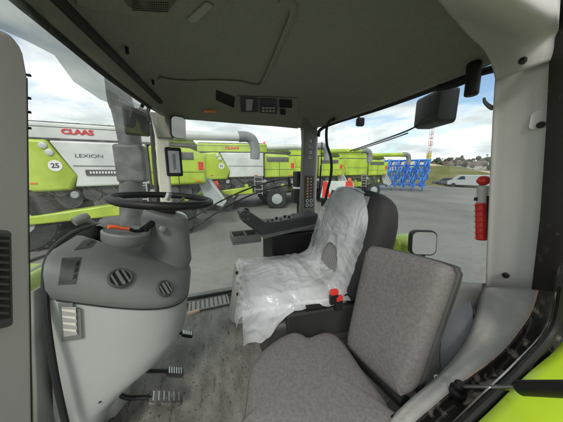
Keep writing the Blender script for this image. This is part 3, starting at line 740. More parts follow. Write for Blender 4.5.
# slate lower side panel with recess behind the instructor seat
bm = nb(); rows = []
LL = [(440, 278), (440, 310), (432, 345), (415, 375), (395, 395), (370, 420)]
RR = [(490, 284), (484, 314), (470, 347), (444, 378), (415, 402), (392, 424)]
for l, r in zip(LL, RR):
    a_ = P(*l, 1, -.63) if l[1] < 330 else on_x(l, -.62); b_ = on_x(r, -.672)
    a_ = on_x(l, -.60); rows.append([a_, a_.lerp(b_, .5)+Vector((0, -.015, -.01)), b_])
cpatch(bm, rows); sp = obj('lower_panel', bm, 'grey', cab, ang=70, bvh=True, solid=.004)
bm = nb(); pts = []
for px, py in ((452, 296), (462, 291), (471, 300), (473, 325), (464, 350), (448, 368), (440, 360), (443, 325)):
    h, n = H(sp, px, py)
    if h is None: h = on_x((px, py), -.63)
    pts.append(h+(CAM-h).normalized()*.006)
pts = densify_(pts); c_ = sum(pts, Vector())/len(pts); n_ = (CAM-c_).normalized()
pts = [p-n_*(p-c_).dot(n_)+n_*.012 for p in pts]
prism(bm, pts, -n_*.006); obj('recess_glass', bm, 'slate', sp, bevel=.003)
bm = nb()
h, n = H(sp, 437, 378)
if h is None: h = on_x((437, 378), -.63)
torus(bm, h+(CAM-h).normalized()*.01, (-.5, .3, .8), .008, .0025, 16, 6); obj('tie_ring', bm, 'whiteink', sp)
# left post panel in the foreground
bm = nb(); pp = [P(-60, 20, 1, .55), P(-8, 24, 1, .55), P(13, 33, 1, .55), P(25, 50, 1, .55), P(30, 78, 1, .55), P(31, 180, 1, .55), P(32.5, 300, 1, .55), P(35, 440, 1, .55), P(-60, 440, 1, .55)]
prism(bm, pp, (.0, .06, 0)); po = obj('door_post', bm, 'post', cab, bevel=.008)
po['label'] = 'warm grey post panel with rounded top beside the dashboard'
bm = nb(); tube(bm, [P(27, 78, 1, .556), P(28.2, 180, 1, .556), P(32, 440, 1, .556)], .0007, 6); obj('post_seal', bm, 'rubber', po)
for py in (75, 98, 112, 128):
    bm = nb(); p = P(28.5, py, 1, .56); box(bm, p.x-.001, p.x+.002, p.y-.002, p.y+.002, p.z-.0015, p.z+.0015); obj('clip', bm, 'rubber', po)
def pq(quad, y): return [P(*q_, 1, y) for q_ in quad]
bm = nb(); prism(bm, pq([(-30, 228), (13.5, 230), (15.5, 326), (-30, 330)], .540), (0, .012, 0)); v = obj('air_vent', bm, 'dark', po, bevel=.004)
bm = nb(); prism(bm, pq([(-30, 235), (9.5, 237), (11, 318), (-30, 322)], .5385), (0, .004, 0)); obj('vent_back', bm, 'black', v)
for i in range(11):
    y0 = 240+i*7.2; bm = nb(); prism(bm, pq([(-30, y0-1.5), (9.2, y0), (9.4, y0+2.4), (-30, y0+1.2)], .534), (0, .004, 0)); obj('vent_slat', bm, 'dark', v)

# ================================================================ things of the cab
# overhead console at the top of the picture
oc = thing('overhead_console', 'grey overhead console with speaker grille and lamp on the roof lining', 'console', P(150, 5, 2, 1.6))
hs = ceil_sheet('housing', [(66, -40), (100, -50), (140, -52), (180, -50), (215, -40), (240, -20)], [(76, 1), (98, 8), (145, 12), (178, 17), (199, 17), (224, 2)], 'lining', oc, .012)
g = ceil_sheet('speaker_grille', [(122, -8), (135, -9), (150, -9), (165, -8), (177, -6)], [(127, 1), (138, 5), (150, 6.5), (160, 7.5), (168, 6)], 'lining_dark', oc, .003, 4, .0125)
bm = nb()
for i in range(17):
    for j in range(5):
        p = ceil_pt(132+i*2.2, 4.2-j*2.3+i*.12, .0158); lathe(bm, [(.0005, -.0015), (.0021, -.001), (.0021, .001), (.0005, .001)], p, (0, 0, 1), 6)
obj('perforation', bm, 'black', g)
ceil_sheet('lamp_lens', [(205, -4), (209, -3), (214, 0)], [(186, 14), (191, 17), (196, 17)], 'lamplens', oc, .006, 4, .0125)
# switch strip above the side window
rs = thing('roof_switch_strip', 'dark row of switches and small displays above the side window', 'switch panel', (.7, 0, 1.56))
def rx(px, py, d=0):
    h, n = H(HL, px, py)
    return h+(CAM-h).normalized()*d, n
def sheet_on(o, name, quad, m, parent, lift=.003, n=8, th=.004):
    a_, b_, c_, d_ = [Vector((x, y, 0)) for x, y in quad]; g1 = []; g0 = []
    for j in range(n+1):
        r1_ = []; r0_ = []
        for i in range(n+1):
            p = a_.lerp(b_, i/n).lerp(d_.lerp(c_, i/n), j/n); h, nn = H(o, p.x, p.y)
            if h is None: h = P(p.x, p.y, 0, -.28)
            v = (CAM-h).normalized(); r1_.append(h+v*lift); r0_.append(h+v*(lift-th))
        g1.append(r1_); g0.append(r0_)
    bm = nb(); patch(bm, g1); patch(bm, g0[::-1])
    for e1, e0 in ((g1[0], g0[0]), (g1[-1], g0[-1]), ([r[0] for r in g1], [r[0] for r in g0]), ([r[-1] for r in g1], [r[-1] for r in g0])): patch(bm, [e1, e0])
    bmesh.ops.remove_doubles(bm, verts=bm.verts[:], dist=1e-5)
    return obj(name, bm, m, parent, ang=50)
def hl_plate(name, quad, m, parent, lift=.006, th=.01, bevel=.002):
    return sheet_on(HL, name, quad, m, parent, lift, 5, th), None, None
hl_plate('air_vent', [(216, 90), (235, 97), (234, 108), (216, 100)], 'black', rs)
o, n, pts = hl_plate('switch_housing', [(237, 96), (298, 98), (298, 117), (238, 113)], 'lining', rs, .012, .02, .004)
d_, n, pts = hl_plate('switch_panel', [(240, 97), (258, 98), (258, 112), (241, 112)], 'dark', rs, .024)
hl_plate('label_card', [(246, 99), (253, 99), (252, 110.5), (246, 110.5)], 'post', rs, .031, .004, 0)
d_, n, pts = hl_plate('keypad', [(259.5, 98.5), (277, 99), (277, 114), (260, 113)], 'dark', rs, .024)
for i in range(4):
    for j in range(2):
        hl_plate('key', [(262+i*3.5, 107+j*3), (264.5+i*3.5, 107+j*3), (264.5+i*3.5, 109+j*3), (262+i*3.5, 109+j*3)], 'post', rs, .031, .004, 0)
hl_plate('display', [(279, 99.5), (292, 100), (292, 108), (279.5, 107.5)], 'black', rs, .024)
hl_plate('display', [(280, 109), (285.5, 109.5), (285.5, 115), (280.5, 114.5)], 'black', rs, .024)
hl_plate('lens', [(204, 110), (217, 110.5), (216, 113), (204, 112.5)], 'amber', rs, .012, .006, 0)
# ---------------------------------------------------------------- dashboard
dash = thing('dashboard', 'rounded grey dashboard with pale lower panel and round air vents', 'dashboard', (0, .7, 0))
def yF(z): return .765+max(0, (.72-z))*.135
def dring(t, zf, s=1.0, n=48, x=.29, F=None, ex=.50, ey=.66):
    out = []
    for i in range(n+1):
        a_ = PI*i/n; c_, s_ = math.cos(a_), math.sin(a_)
        X = x if c_ > 0 else x*.72
        f_ = F if F is not None else .765
        xx = -X*s*(1 if c_ > 0 else -1)*abs(c_)**ex; yy = f_-(f_-t)*s*abs(s_)**ey
        out.append(Vector((xx, yy, zf(yy))))
    f_ = F if F is not None else .765
    out.append(Vector((x*.72*s, f_+.015, zf(.77)))); out.insert(0, Vector((-x*s, f_+.015, zf(.77))))
    return out
def cl(y): return max(0, min(1.1, (y-.43)/.34))
def zlow(y): return .575+.155*cl(y)
def ztop(y): return .665+.20*cl(y)
prof = [(.0, .80), (.1, .775), (.2, .725), (.27, .67), (.32, .59), (.37, .50), (.44, .445), (.52, .432), (.62, .43)]
bm = nb(); rings = []
for i, (z, t_) in enumerate(prof):
    f = z/.62
    rings.append(dring(t_, lambda y, z=z, f=f: z if f < .8 else z*(1-(f-.8)*5)+(f-.8)*5*(zlow(y)-.002), .985, F=yF(z)))
loft(bm, rings, cap=False); wp = obj('lower_panel', bm, 'white_dash', dash, bvh=True, ang=60)
bm = nb(); rings = []
for f, s in ((0, .985), (.04, 1.0), (.3, 1.015), (.6, 1.0), (.80, .955), (.93, .89), (1.0, .80), (1.03, .6), (1.04, .3)):
    rings.append(dring(.425, lambda y, f=f: zlow(y)*(1-f)+ztop(y)*f, s))
loft(bm, rings, cap=False); tc_ = obj('top_cover', bm, 'grey', dash, bvh=True, ang=70)
bm = nb(); tube(bm, [(v_.x*1.004, v_.y-.001, v_.z) for v_ in dring(.425, zlow, .992)[1:-1:2]], .0022, 6); obj('panel_gap', bm, 'black', dash)
# inner foot column behind the panel
bm = nb(); loft(bm, [[(-.19*s, .88, z), (-.19*s, .75-.03*s, z), (0, .68+k, z), (.19*s, .75, z), (.19*s, .88, z)] for z, s, k in ((0, .9, 0), (.3, 1, -.03), (.55, 1, -.1))]); obj('foot_column', bm, 'white_dash', dash, sub=1)
bm = nb(); tube(bm, [P(104, 224, 1, .80), P(82, 229, 1, .80), P(62, 241, 1, .79), P(48, 259, 1, .785), P(45, 290, 1, .785), P(48, 330, 1, .785), P(56, 380, 1, .785), P(67, 430, 1, .785)], .009, 8); obj('edge_seal', bm, 'rubber', dash)
bm = nb(); patch(bm, [[P(30, 292, 1, .84), P(44, 284, 1, .84)], [P(31, 340, 1, .84), P(46, 330, 1, .84)], [P(33, 390, 1, .84), P(58, 380, 1, .84)], [P(34, 450, 1, .84), P(72, 450, 1, .84)]]); obj('windscreen_sill', bm, 'grey', cab, solid=.01)
def disc_vent(px, py, r, parent):
    h, n = H(tc_, px, py)
    if h is None: return
    bm = nb(); torus(bm, h+n*.006, n, r, .0045, 28, 8); ring = obj('air_vent', bm, 'dark', parent)
    bm = nb(); lathe(bm, [(.001, 0), (r, 0), (r, .003), (.001, .003)], h+n*.0045, n, 24); obj('vent_disc', bm, 'black', ring)
    rr_v = n.cross(Vector((0, 0, 1))).normalized(); mt = frame_mtx(h+n*.0065, rr_v, n.cross(rr_v))
    bm = nb()
    for xx in (-r*.5, r*.1, r*.6): box(bm, xx-.0025, xx+.0025, -r*.8, r*.8, -.001, .003, mt)
    box(bm, -r*.1, r*.1, -r*.85, r*.85, 0, .005, mt)
    obj('vent_fin', bm, 'column', ring)
disc_vent(120, 279, .031, dash); disc_vent(164.5, 289, .027, dash)
def face_quad(o, quad, lift):
    pts = []
    for q_ in quad:
        h, n = H(o, *q_)
        if h is None: h = P(*q_, 0, -.28)
        pts.append(h+(CAM-h).normalized()*lift)
    return pts
def plate_on(o, name, quad, m, parent, lift=.004, th=.006, bevel=.0):
    pts = face_quad(o, quad, lift); n = (pts[1]-pts[0]).cross(pts[2]-pts[0]).normalized()
    if n.dot(CAM-pts[0]) < 0: n = -n
    bm = nb(); prism(bm, pts, -n*th); return obj(name, bm, m, parent, bevel=bevel, smooth=False)
# rectangular side vent on the pale panel
sv = sheet_on(wp, 'side_vent', [(58, 303), (80, 303), (82, 339), (62, 342)], 'grey', dash, .010, 6, .012)
sheet_on(wp, 'vent_back', [(61.5, 307), (76, 307), (77.5, 335), (64, 337)], 'post', sv, .013, 6, .003)
for i in range(4):
    y0 = 309+i*6.5
    sheet_on(wp, 'vent_slat', [(61.8+i*.4, y0), (75.6+i*.2, y0+1), (75.6+i*.2, y0+4), (62.1+i*.4, y0+2)], 'bonewhite', sv, .017, 3, .003)
# slot panels on the grey cover
s1 = sheet_on(tc_, 'slot_panel', [(62, 258), (81, 257), (75, 284), (58, 285)], 'dark', dash)
for i in range(3): sheet_on(tc_, 'slot', [(77-i*1.6, 261+i*6.6), (79.5-i*1.6, 260.5+i*6.6), (78.5-i*1.6, 265.5+i*6.6), (75.5-i*1.6, 266+i*6.6)], 'black', s1, .005, 2)
s2 = sheet_on(tc_, 'slot_panel', [(84, 240), (100, 236), (92, 247), (74, 250)], 'dark', dash)
for i in range(3): sheet_on(tc_, 'slot', [(88+i*3.2, 243-i*2.0), (90.6+i*3.2, 242-i*2.0), (89+i*3.2, 245.2-i*2.0), (86.3+i*3.2, 246-i*2.0)], 'black', s2, .005, 2)
for q_ in ((112, 300), (178, 303), (66, 296), (100, 402)):
    h, n = H(wp, *q_)
    if h is None: h, n = H(tc_, *q_)
    if h is not None: obj('screw', lathe(nb(), [(.001, 0), (.004, 0), (.004, .002), (.002, .0025), (.001, .001)], h, n, 12), 'dark', dash)
# ---------------------------------------------------------------- steering column and wheel
WC = Vector((.02, .50, .975)); WN = Vector((.0, -.10, .99)).normalized()
sc_ = thing('steering_column', 'dark steering wheel on a grey column with an orange lever', 'steering column', (.02, .5, .72))
bm = nb(); torus(bm, WC, WN, .192, .0155, 64, 14); wh = obj('steering_wheel', bm, 'black', sc_)
u_ = Vector((1, 0, 0)); w_ = WN.cross(u_)
bm = nb(); lathe(bm, [(.01, -.03), (.05, -.03), (.058, -.015), (.05, -.002), (.01, .002)], WC-WN*.015, WN, 28); obj('hub', bm, 'dark', wh)
bm = nb()
for an in (205, 335, 90):
    d = u_*math.cos(R(an))+w_*math.sin(R(an)); tube(bm, [WC-WN*.03+d*.03, WC-WN*.025+d*.1, WC+d*.185], .011, 8, flat=.45)
obj('spoke', bm, 'steel', wh)
bm = nb(); tube(bm, [WC+WN*.0+Vector((-.02, -.01, 0)), WC+WN*.03+Vector((-.02, -.02, 0))], .012, 10, False); obj('hub_lever', bm, 'steel', wh)
# column housing
def oval(c, rx_, ry_, ax, n=28):
    ax = Vector(ax).normalized(); u = Vector((1, 0, 0)); w = ax.cross(u).normalized()
    return [Vector(c)+u*rx_*math.cos(2*PI*i/n)+w*ry_*math.sin(2*PI*i/n) for i in range(n)]
bm = nb(); loft(bm, [oval((.02, .515, .62), .07, .08, (0, 0, 1)), oval((.02, .51, .69), .092, .10, (0, -.1, 1)), oval((.02, .505, .78), .088, .095, (0, -.2, 1)), oval((.02, .505, .87), .092, .10, (0, -.3, 1)), oval((.02, .50, .915), .08, .088, (0, -.34, 1)), oval((.02, .50, .92), .05, .05, (0, -.34, 1))]); obj('column_cover', bm, 'column', sc_)
bm = nb(); tube(bm, [(.02, .505, .87), WC-WN*.02], [.045, .038], 20, False); obj('wheel_boot', bm, 'rubber', sc_)
# tray with lever left of the column
TC = P(127, 231, 0, -.13)
bm = nb(); lathe(bm, [(.01, -.045), (.062, -.045), (.074, -.03), (.076, -.002), (.071, .004), (.066, .0), (.01, -.004)], TC, (0, -.2, 1), 36); tr_ = obj('instrument_pod', bm, 'column', sc_)
a_ = P(108, 227, 0, -.19); b_ = P(129, 229, 0, -.16)
bm = nb(); tube(bm, [a_+Vector((0, .0, .0)), a_.lerp(b_, .3)+Vector((0, 0, .003)), a_.lerp(b_, .7), b_], [.010, .008], 10, flat=.7); lv = obj('lever', bm, 'orange', sc_)
bm = nb(); tube(bm, [b_, P(136, 231, 0, -.14), P(148, 229, 0, -.10)], .006, 8); obj('lever_stalk', bm, 'black', lv)
bm = nb(); p = P(143, 230, 0, -.12); tube(bm, [p, p+Vector((.06, -.02, .01))], .014, 8, False); obj('switch_stalk', bm, 'black', sc_)
p = P(162, 229, 0, -.085); obj('adjuster_knob', lathe(nb(), [(.001, 0), (.014, 0), (.014, .014), (.009, .018), (.001, .018)], p, (-.9, -.3, .2), 16), 'grey', sc_)
# ---------------------------------------------------------------- monitor on the pillar
mc = P(174, 162, 0, .70)
mt = frame_mtx(mc, (0, -1, 0) if False else (.25, -.97, 0), (0, 0, 1))
mn = thing('monitor', 'small dark touchscreen monitor on the front right pillar', 'monitor', mc)
bm = nb(); slab(bm, mt, .105, .205, .012, -.02, .012); obj('bezel', bm, 'black', mn, bevel=.003)
bm = nb(); slab(bm, mt, .072, .155, .003, .0125, .014); obj('screen', bm, 'screen', mn)
bm = nb(); slab(bm, mt, .02, .11, .003, .0142, .015); obj('screen_window', bm, 'grey', mn)
bm = nb(); tube(bm, [mc+Vector((.01, .02, 0)), mc+Vector((.06, .06, 0))], .015, 8, False); obj('bracket', bm, 'dark', mn)
# interior mirror
ic = P(178.5, 127.5, 0, .66); n_ = Vector((-1.58, -.75, -.28)).normalized(); r_ = Vector((.75, -1.58, 0)).normalized(); mt = frame_mtx(ic, r_, n_.cross(r_))
t = thing('interior_mirror', 'small rounded mirror hanging above the monitor', 'mirror', ic)
bm = nb(); slab(bm, mt, .102, .145, .03, -.02, .0); obj('housing', bm, 'black', t, bevel=.004)
bm = nb(); slab(bm, mt, .094, .137, .027, .0005, .004); obj('mirror_glass', bm, 'chrome', t)
bm = nb(); tube(bm, [ic+Vector((.0, .0, .05)), ic+Vector((.05, .03, .10)), ic+Vector((.06, .02, .14))], .006, 8); obj('arm', bm, 'black', t)
# ---------------------------------------------------------------- outside the front right pillar: exhaust stack and mirror head
ec = P(132, 160, 0, 1.15)
t = thing('exhaust_stack', 'grey exhaust stack cover standing outside the windscreen', 'exhaust', (ec.x, ec.y, G))
def ex(px, py, x=1.15): return P(px, py, 0, x)
bm = nb(); tube(bm, [ex(116, 60), ex(120, 100), ex(124, 112), ex(131, 150), ex(131, 200), ex(132, 250)], [.085, .085, .085, .085, .085, .085], 20); obj('pipe', bm, 'stack', t)
bm = nb(); p = ex(131, 160); box(bm, p.x-.09, p.x+.09, p.y-.115, p.y+.10, ex(131, 182).z, ex(131, 145).z); obj('shield', bm, 'stack', t, bevel=.025)
mc2 = P(137, 122, 0, .98)
t = thing('wing_mirror', 'black wing mirror seen through the windscreen beside the exhaust stack', 'mirror', mc2)
mt = frame_mtx(mc2, (.35, -.93, 0), (0, .0, 1))
bm = nb(); slab(bm, mt, .17, .20, .02, -.03, .03); obj('housing', bm, 'black', t, bevel=.012)
bm = nb(); slab(bm, mt, .15, .18, .015, -.034, -.0305); obj('mirror_glass', bm, 'chrome', t)
bm = nb(); tube(bm, [mc2+Vector((0, -.03, .09)), mc2+Vector((-.08, -.10, .16)), (.80, .66, 1.45)], .012, 8); obj('arm', bm, 'black', t)
# hand rails outside the side window
t = thing('hand_rail', 'pair of thin black rails crossing outside the side window', 'rail', (1.0, 0, .9))
def rl(px, py, x=1.02): return P(px, py, 0, x)
bm = nb(); tube(bm, [rl(120, 262), rl(160, 236), rl(190, 219), rl(225, 199), rl(262, 184), (1.0, -.62, rl(300, 176).z)], .008, 8); obj('bar', bm, 'black', t)
bm = nb(); tube(bm, [rl(130, 272), rl(170, 243), rl(195, 227), rl(228, 206), rl(262, 191), (1.0, -.62, rl(300, 183).z)], .008, 8); obj('bar', bm, 'black', t)
bm = nb(); p = rl(236, 197); tube(bm, [p+Vector((0, .02, -.02)), p+Vector((0, -.02, .02))], .012, 8, False); obj('clamp', bm, 'dark', t)
# rear lamp cluster outside behind rear right pillar
p = P(299, 184, 0, .95)
t = thing('lamp_cluster', 'black lamp cluster outside beside the ribbed pillar', 'lamp', p)
bm = nb(); box(bm, .9, 1.0, p.y-.05, p.y+.05, p.z-.03, p.z+.13); obj('lamp_housing', bm, 'black', t, bevel=.01)
bm = nb(); box(bm, .9, 1.0, p.y-.06, p.y+.07, p.z-.19, p.z-.05); obj('bracket', bm, 'black', t, bevel=.01)
bm = nb(); tube(bm, [(.95, p.y, p.z-.19), (.95, p.y, p.z-.7)], .02, 8, False); tube(bm, [(.95, p.y, p.z+.12), (.82, p.y, p.z+.05)], .012, 8, False); obj('stalk', bm, 'black', t)
# small implement in the yard with a red drum
p = P(208, 200, 2, -.85)
p = P(206, 214, 2, G); 
t = thing('red_implement', 'small red part on a dark stand in the yard beyond the side window', 'implement', p)
d0 = (P(206, 214, 2, G)-CAM).length; d1 = ray(206, 190).normalized()
q0 = CAM+ray(204, 190).normalized()*d0; q1 = CAM+ray(219, 185).normalized()*d0
bm = nb(); tube(bm, [q0, q0.lerp(q1, .5), q1], .28, 12); obj('drum', bm, 'red', t)
bm = nb(); tube(bm, [q0+Vector((0, 0, -.1)), Vector((q0.x, q0.y, G))], .1, 8, False); tube(bm, [q1+Vector((0, 0, -.1)), Vector((q1.x, q1.y, G))], .12, 8, False)
lathe(bm, [(.02, -.15), (.5, -.15), (.55, 0), (.5, .15), (.02, .15)], Vector((q0.x+.3, q0.y-1.2, G+.55)), (1, 0, 0), 20); obj('stand', bm, 'machine_dark', t)
# ---------------------------------------------------------------- hood of our tractor and wiper
t = thing('tractor_hood', 'lime green bonnet of the tractor in front of the windscreen', 'bonnet', (0, 1.2, .5))
bm = nb()
rg = []
for y, wd, h in ((1.03, .40, .66), (1.2, .40, .69), (1.8, .36, .68), (2.3, .32, .62), (2.45, .28, .5)):
    rg.append([Vector((x*wd, y, h-(.0 if abs(x) < .7 else (.05 if abs(x) < .95 else .14))-zz)) for x, zz in ((-1, .5), (-1, .0), (-.9, 0), (-.6, 0), (0, -.01), (.6, 0), (.9, 0), (1, 0), (1, .5))])
loft(bm, rg); obj('bonnet_shell', bm, 'lime', t, bevel=.02)
bm = nb(); box(bm, -.36, .36, 1.25, 2.3, -.3, .2); obj('engine_bay', bm, 'machine_dark', t)
t = thing('wiper', 'twin black windscreen wiper arms above the green bonnet', 'wiper', (.3, 1.02, .6))
bm = nb(); tube(bm, [P(28, 262, 1, 1.04), P(60, 250, 1, 1.02), P(95, 232, 1, .98)], .008, 8); obj('wiper_arm', bm, 'black', t)
bm = nb(); tube(bm, [P(28, 272, 1, 1.04), P(62, 255, 1, 1.02), P(98, 238, 1, .98)], .006, 8); obj('wiper_arm', bm, 'steel', t)
bm = nb(); p = P(83, 218, 1, 1.05); lathe(bm, [(.002, -.05), (.025, -.05), (.03, 0), (.02, .03), (.002, .03)], p, (.6, -.6, .3), 16); tube(bm, [p, P(100, 226, 1, 1.0)], .013, 8, False); obj('wiper_motor', bm, 'grey', t)
# ---------------------------------------------------------------- side console with armrest
sc2 = thing('side_console', 'dark side console with armrest controls between driver seat and side window', 'console', (.5, -.2, .3))
X1, X2 = .36, .60
def sx(px, py, x=X1): return P(px, py, 0, x)
arm = [sx(240, 213), sx(246, 210), sx(256, 216), sx(266, 223), sx(280, 222), sx(318, 213), sx(322, 224), sx(264, 237), sx(258, 233), sx(243, 222)]
bm = nb(); prism(bm, arm, (.15, 0, 0)); ar = obj('armrest', bm, 'dark', sc2, bevel=.014, bvh=True)
bm = nb(); prism(bm, [sx(262, 235), sx(320, 223), sx(320, 226), sx(264, 239)], (.0, 0, 0) if False else (.14, 0, -.0)); obj('armrest_edge', bm, 'grey', sc2, bevel=.003)
tray = [sx(233, 238, .36), sx(262, 230, .36), sx(262, 242, .36), sx(236, 249, .36)]
a_, b_, c_, d_ = tray
bm = nb(); box(bm, .38, .53, c_.y, a_.y, a_.z-.06, a_.z-.045)
for (x0_, x1_, y0_, y1_) in ((.38, .392, c_.y, a_.y), (.518, .53, c_.y, a_.y), (.392, .518, a_.y-.012, a_.y), (.392, .518, c_.y, c_.y+.012), (.392, .518, (a_.y+c_.y)/2-.005, (a_.y+c_.y)/2+.005)):
    box(bm, x0_, x1_, y0_, y1_, a_.z-.045, a_.z)
obj('tray', bm, 'grey', sc2, bevel=.004)
bm = nb(); p = sx(300, 245); box(bm, .36, .62, -.62, -.12, .05, sx(290, 232).z-.02); obj('console_box', bm, 'black', sc2, bevel=.01)
bm = nb(); box(bm, .40, .70, -.60, -.05, sx(290, 232).z-.02, sx(290, 232).z+.0); obj('console_top', bm, 'grey', sc2, bevel=.008)
bm = nb(); p = sx(247, 212, .42); lathe(bm, [(.002, 0), (.022, 0), (.026, .02), (.022, .04), (.01, .05), (.002, .05)], p-Vector((0, 0, .02)), (0, .3, 1), 20); js = obj('joystick', bm, 'black', sc2)
for i in range(7):
    bm = nb(); p = sx(268+i*4.2, 219.5-i*.9+((i % 2)*1.5), .40+.02*(i % 2)); box(bm, p.x-.008, p.x+.008, p.y-.008, p.y+.008, p.z-.015, p.z+.006); obj('control_key', bm, 'black' if i % 3 else 'grey', sc2, bevel=.003)
for i in range(4):
    bm = nb(); p = sx(243+(i % 2)*5, 214+(i//2)*5, .359); lathe(bm, [(.001, 0), (.006, 0), (.006, .005), (.001, .005)], p, (-1, 0, 0), 10); obj('button', bm, 'grey', sc2)
# ---------------------------------------------------------------- driver seat
ds = thing('driver_seat', 'black driver seat wrapped in crumpled white plastic film', 'seat', (0, -.15, 0))
DS_A = R(-8)
def Pd(px, py, ax, v):
    p = P(px, py, ax, v)-Vector((0, -.15, 0)); p.rotate(Matrix.Rotation(-DS_A, 3, 'Z')); return p+Vector((0, -.15, 0))
bm = nb(); box(bm, -.24, .27, -.36, .14, .40, .50); obj('cushion', bm, 'seatgrey', ds, bevel=.04, seg=4)
# backrest in its own frame
def bk(x, v, d):  # v 0..1 up the back, d depth behind the front face
    base = Vector((x, -.31, .50)); top = Vector((x, -.47, 1.03))
    p = base.lerp(top, v); n = Vector((0, -1, -.30)).normalized(); return p+n*d
bm = nb(); rg = []
for v, w, dd in ((-.06, .20, .12), (0, .235, .16), (.3, .25, .18), (.6, .25, .18), (.85, .235, .15), (.93, .20, .12), (.97, .14, .07)):
    r_ = []
    for k in range(20):
        a_ = 2*PI*k/20; cx = math.cos(a_); sy = math.sin(a_)
        r_.append(bk(-.03+1.16*w*(1 if cx > 0 else -1)*abs(cx)**.5, v, dd/2-dd/2*(1 if sy > 0 else -1)*abs(sy)**.6))
    rg.append(r_)
loft(bm, rg); obj('backrest', bm, 'seatblack', ds, sub=1)
bm = nb(); mt = Matrix.Translation((0, 0, 0)); tube(bm, [(.05, -.335, .62), (.05, -.36, .72)], .06, 16, False, ); bm.free()
# lumbar ribbed patch showing through the film tear is part of the backrest
bm = nb()
for i in range(13): tube(bm, [bk(-.14+i*.018, .0, -.010), bk(-.12+i*.018, .42, -.010)], .008, 6, False)
obj('ribbed_patch', bm, 'grey', ds)
bm = nb(); patch(bm, [[bk(-.20+.40*i/6, .02+.88*j/6, .004) for i in range(7)] for j in range(7)]); obj('back_cushion', bm, 'seatgrey', ds, solid=.01)
# seat base and suspension
bm = nb(); box(bm, -.26, .24, -.40, .10, .24, .40); obj('seat_frame', bm, 'dark', ds, bevel=.03)
bm = nb()
for i in range(5): box(bm, -.19, .19, -.32, .04, .03+i*.045, .06+i*.045)
box(bm, -.18, .18, -.31, .03, .02, .25); obj('bellows', bm, 'black', ds, bevel=.008)
bm = nb(); loft(bm, [oval((.42, .17, z), rx_, ry_, (0, 0, 1), 24) for z, rx_, ry_ in ((.0, .12, .10), (.06, .11, .09), (.2, .075, .065), (.34, .06, .05), (.40, .05, .04))]); sk = obj('side_skirt', bm, 'post', ds)
for i in range(7):
    p = Vector((.42-.05-.008*i, .17+.02-.025*(i % 2), .37-i*.038)); obj('seat_button', lathe(nb(), [(.001, 0), (.012, 0), (.012, .01), (.001, .01)], p, (-.8, .3, .3), 12), 'black', sk)
# belt buckles
for (px, py) in ((334, 292), (338.5, 298)):
    p = Pd(px, py, 0, -.29); bm = nb(); mt = frame_mtx(p, (.1, -1, 0), (0, .3, 1)); box(bm, -.018, .018, -.012, .012, -.01, .012, mt); bk_ = obj('belt_buckle', bm, 'red', ds, bevel=.003)
    bm = nb(); box(bm, -.02, .02, -.06, -.012, -.009, .009, mt); obj('buckle_body', bm, 'black', bk_, bevel=.003)
bm = nb(); p = Pd(320, 306, 0, -.27); tube(bm, [Pd(306, 308, 0, -.27), p, Pd(333, 303, 0, -.27)], .013, 8); obj('recline_lever', bm, 'black', ds)
bm = nb(); box(bm, -.27, -.235, -.42, -.02, .30, .45); obj('side_cover', bm, 'seatblack', ds, bevel=.012)
# plastic film
def crumple(p, amp, sc=9, seed=0):
    q_ = p*sc+Vector((seed, seed*2, 0)); w = noise.noise_vector(q_*.5)
    r1 = 1-abs(noise.noise(q_+w*1.2))*2.2; r2 = 1-abs(noise.noise(q_*2.3+w*2))*2.2
    return amp*(.62*r1+.38*r2)
bm = nb(); rows = []
NU, NV = 90, 90
def film_seat(u, v):
    # u across (left..right), v from back to below the front edge
    x = -.255+.545*u
    s = v*.86
    if s < .50: y = -.34+s; z = .525
    else:
        q_ = (s-.50); y = .165+.035*math.sin(min(q_/.10, 1)*PI/2); z = .525-.035*(1-math.cos(min(q_/.08, 1)*PI/2))-max(0, q_-.06)*.9
        y += .02*math.sin(u*14+1)*min(1, q_*6)
        y -= .05*u*min(1, q_*4); x -= .45*u*max(0, q_-.04)
    e = abs(u-.5)*2
    z -= .05*max(0, e-.82)/.18 if e > .82 else 0
    z += .018*math.sin(u*PI)*(1-.3*v)
    if v < .12: z += (.12-v)*.25
    return Vector((x, y, z))
for j in range(NV+1):
    row = []
    for i in range(NU+1):
        u, v = i/NU, j/NV
        vmax = .64+.05*(1-u)+.03*math.sin(u*17)
        p = film_seat(u, v*vmax); n = Vector((0, .35 if v*vmax > .6 else 0, 1)).normalized() if v*vmax < .62 else Vector((0, 1, .2))
        c = crumple(p, .008, 10)+.006*math.sin(u*9+v*5); row.append(p+n*c)
    rows.append(row)
patch(bm, rows)
# left side flap of the film
rows = []
for j in range(31):
    row = []
    for i in range(61):
        v = i/60; s = v*.52; y = -.34+s; x = -.255-.02*(j/30)+.012*math.sin(v*22)*(j/30)
        depth = (.02+.14*max(0, min(1, (v-.55)/.3)))*(j/30)
        p = Vector((x, y, .50-depth)); row.append(p+Vector((-1, 0, 0))*crumple(p, .010, 9, 3))
    rows.append(row)
patch(bm, rows)
obj('plastic_film', bm, 'film', ds, ang=180)
NU = NV = 170
bm = nb(); rows = []
for j in range(NV+1):
    row = []
    for i in range(NU+1):
        u, v = i/NU, j/NV
        wv = .275 if v < .6 else .275-.12*((v-.6)/.4)**2
        x = .0-wv*1.0+2*wv*u
        top = .965-.07*(abs(u-.42)*1.6)**2
        d = -.032+.03*(abs(u-.5)*2)**3
        p = bk(x, -.02+v*top, d)
        c = crumple(p, .008, 10, 5); row.append(p+Vector((0, 1, .3)).normalized()*c)
    rows.append(row)
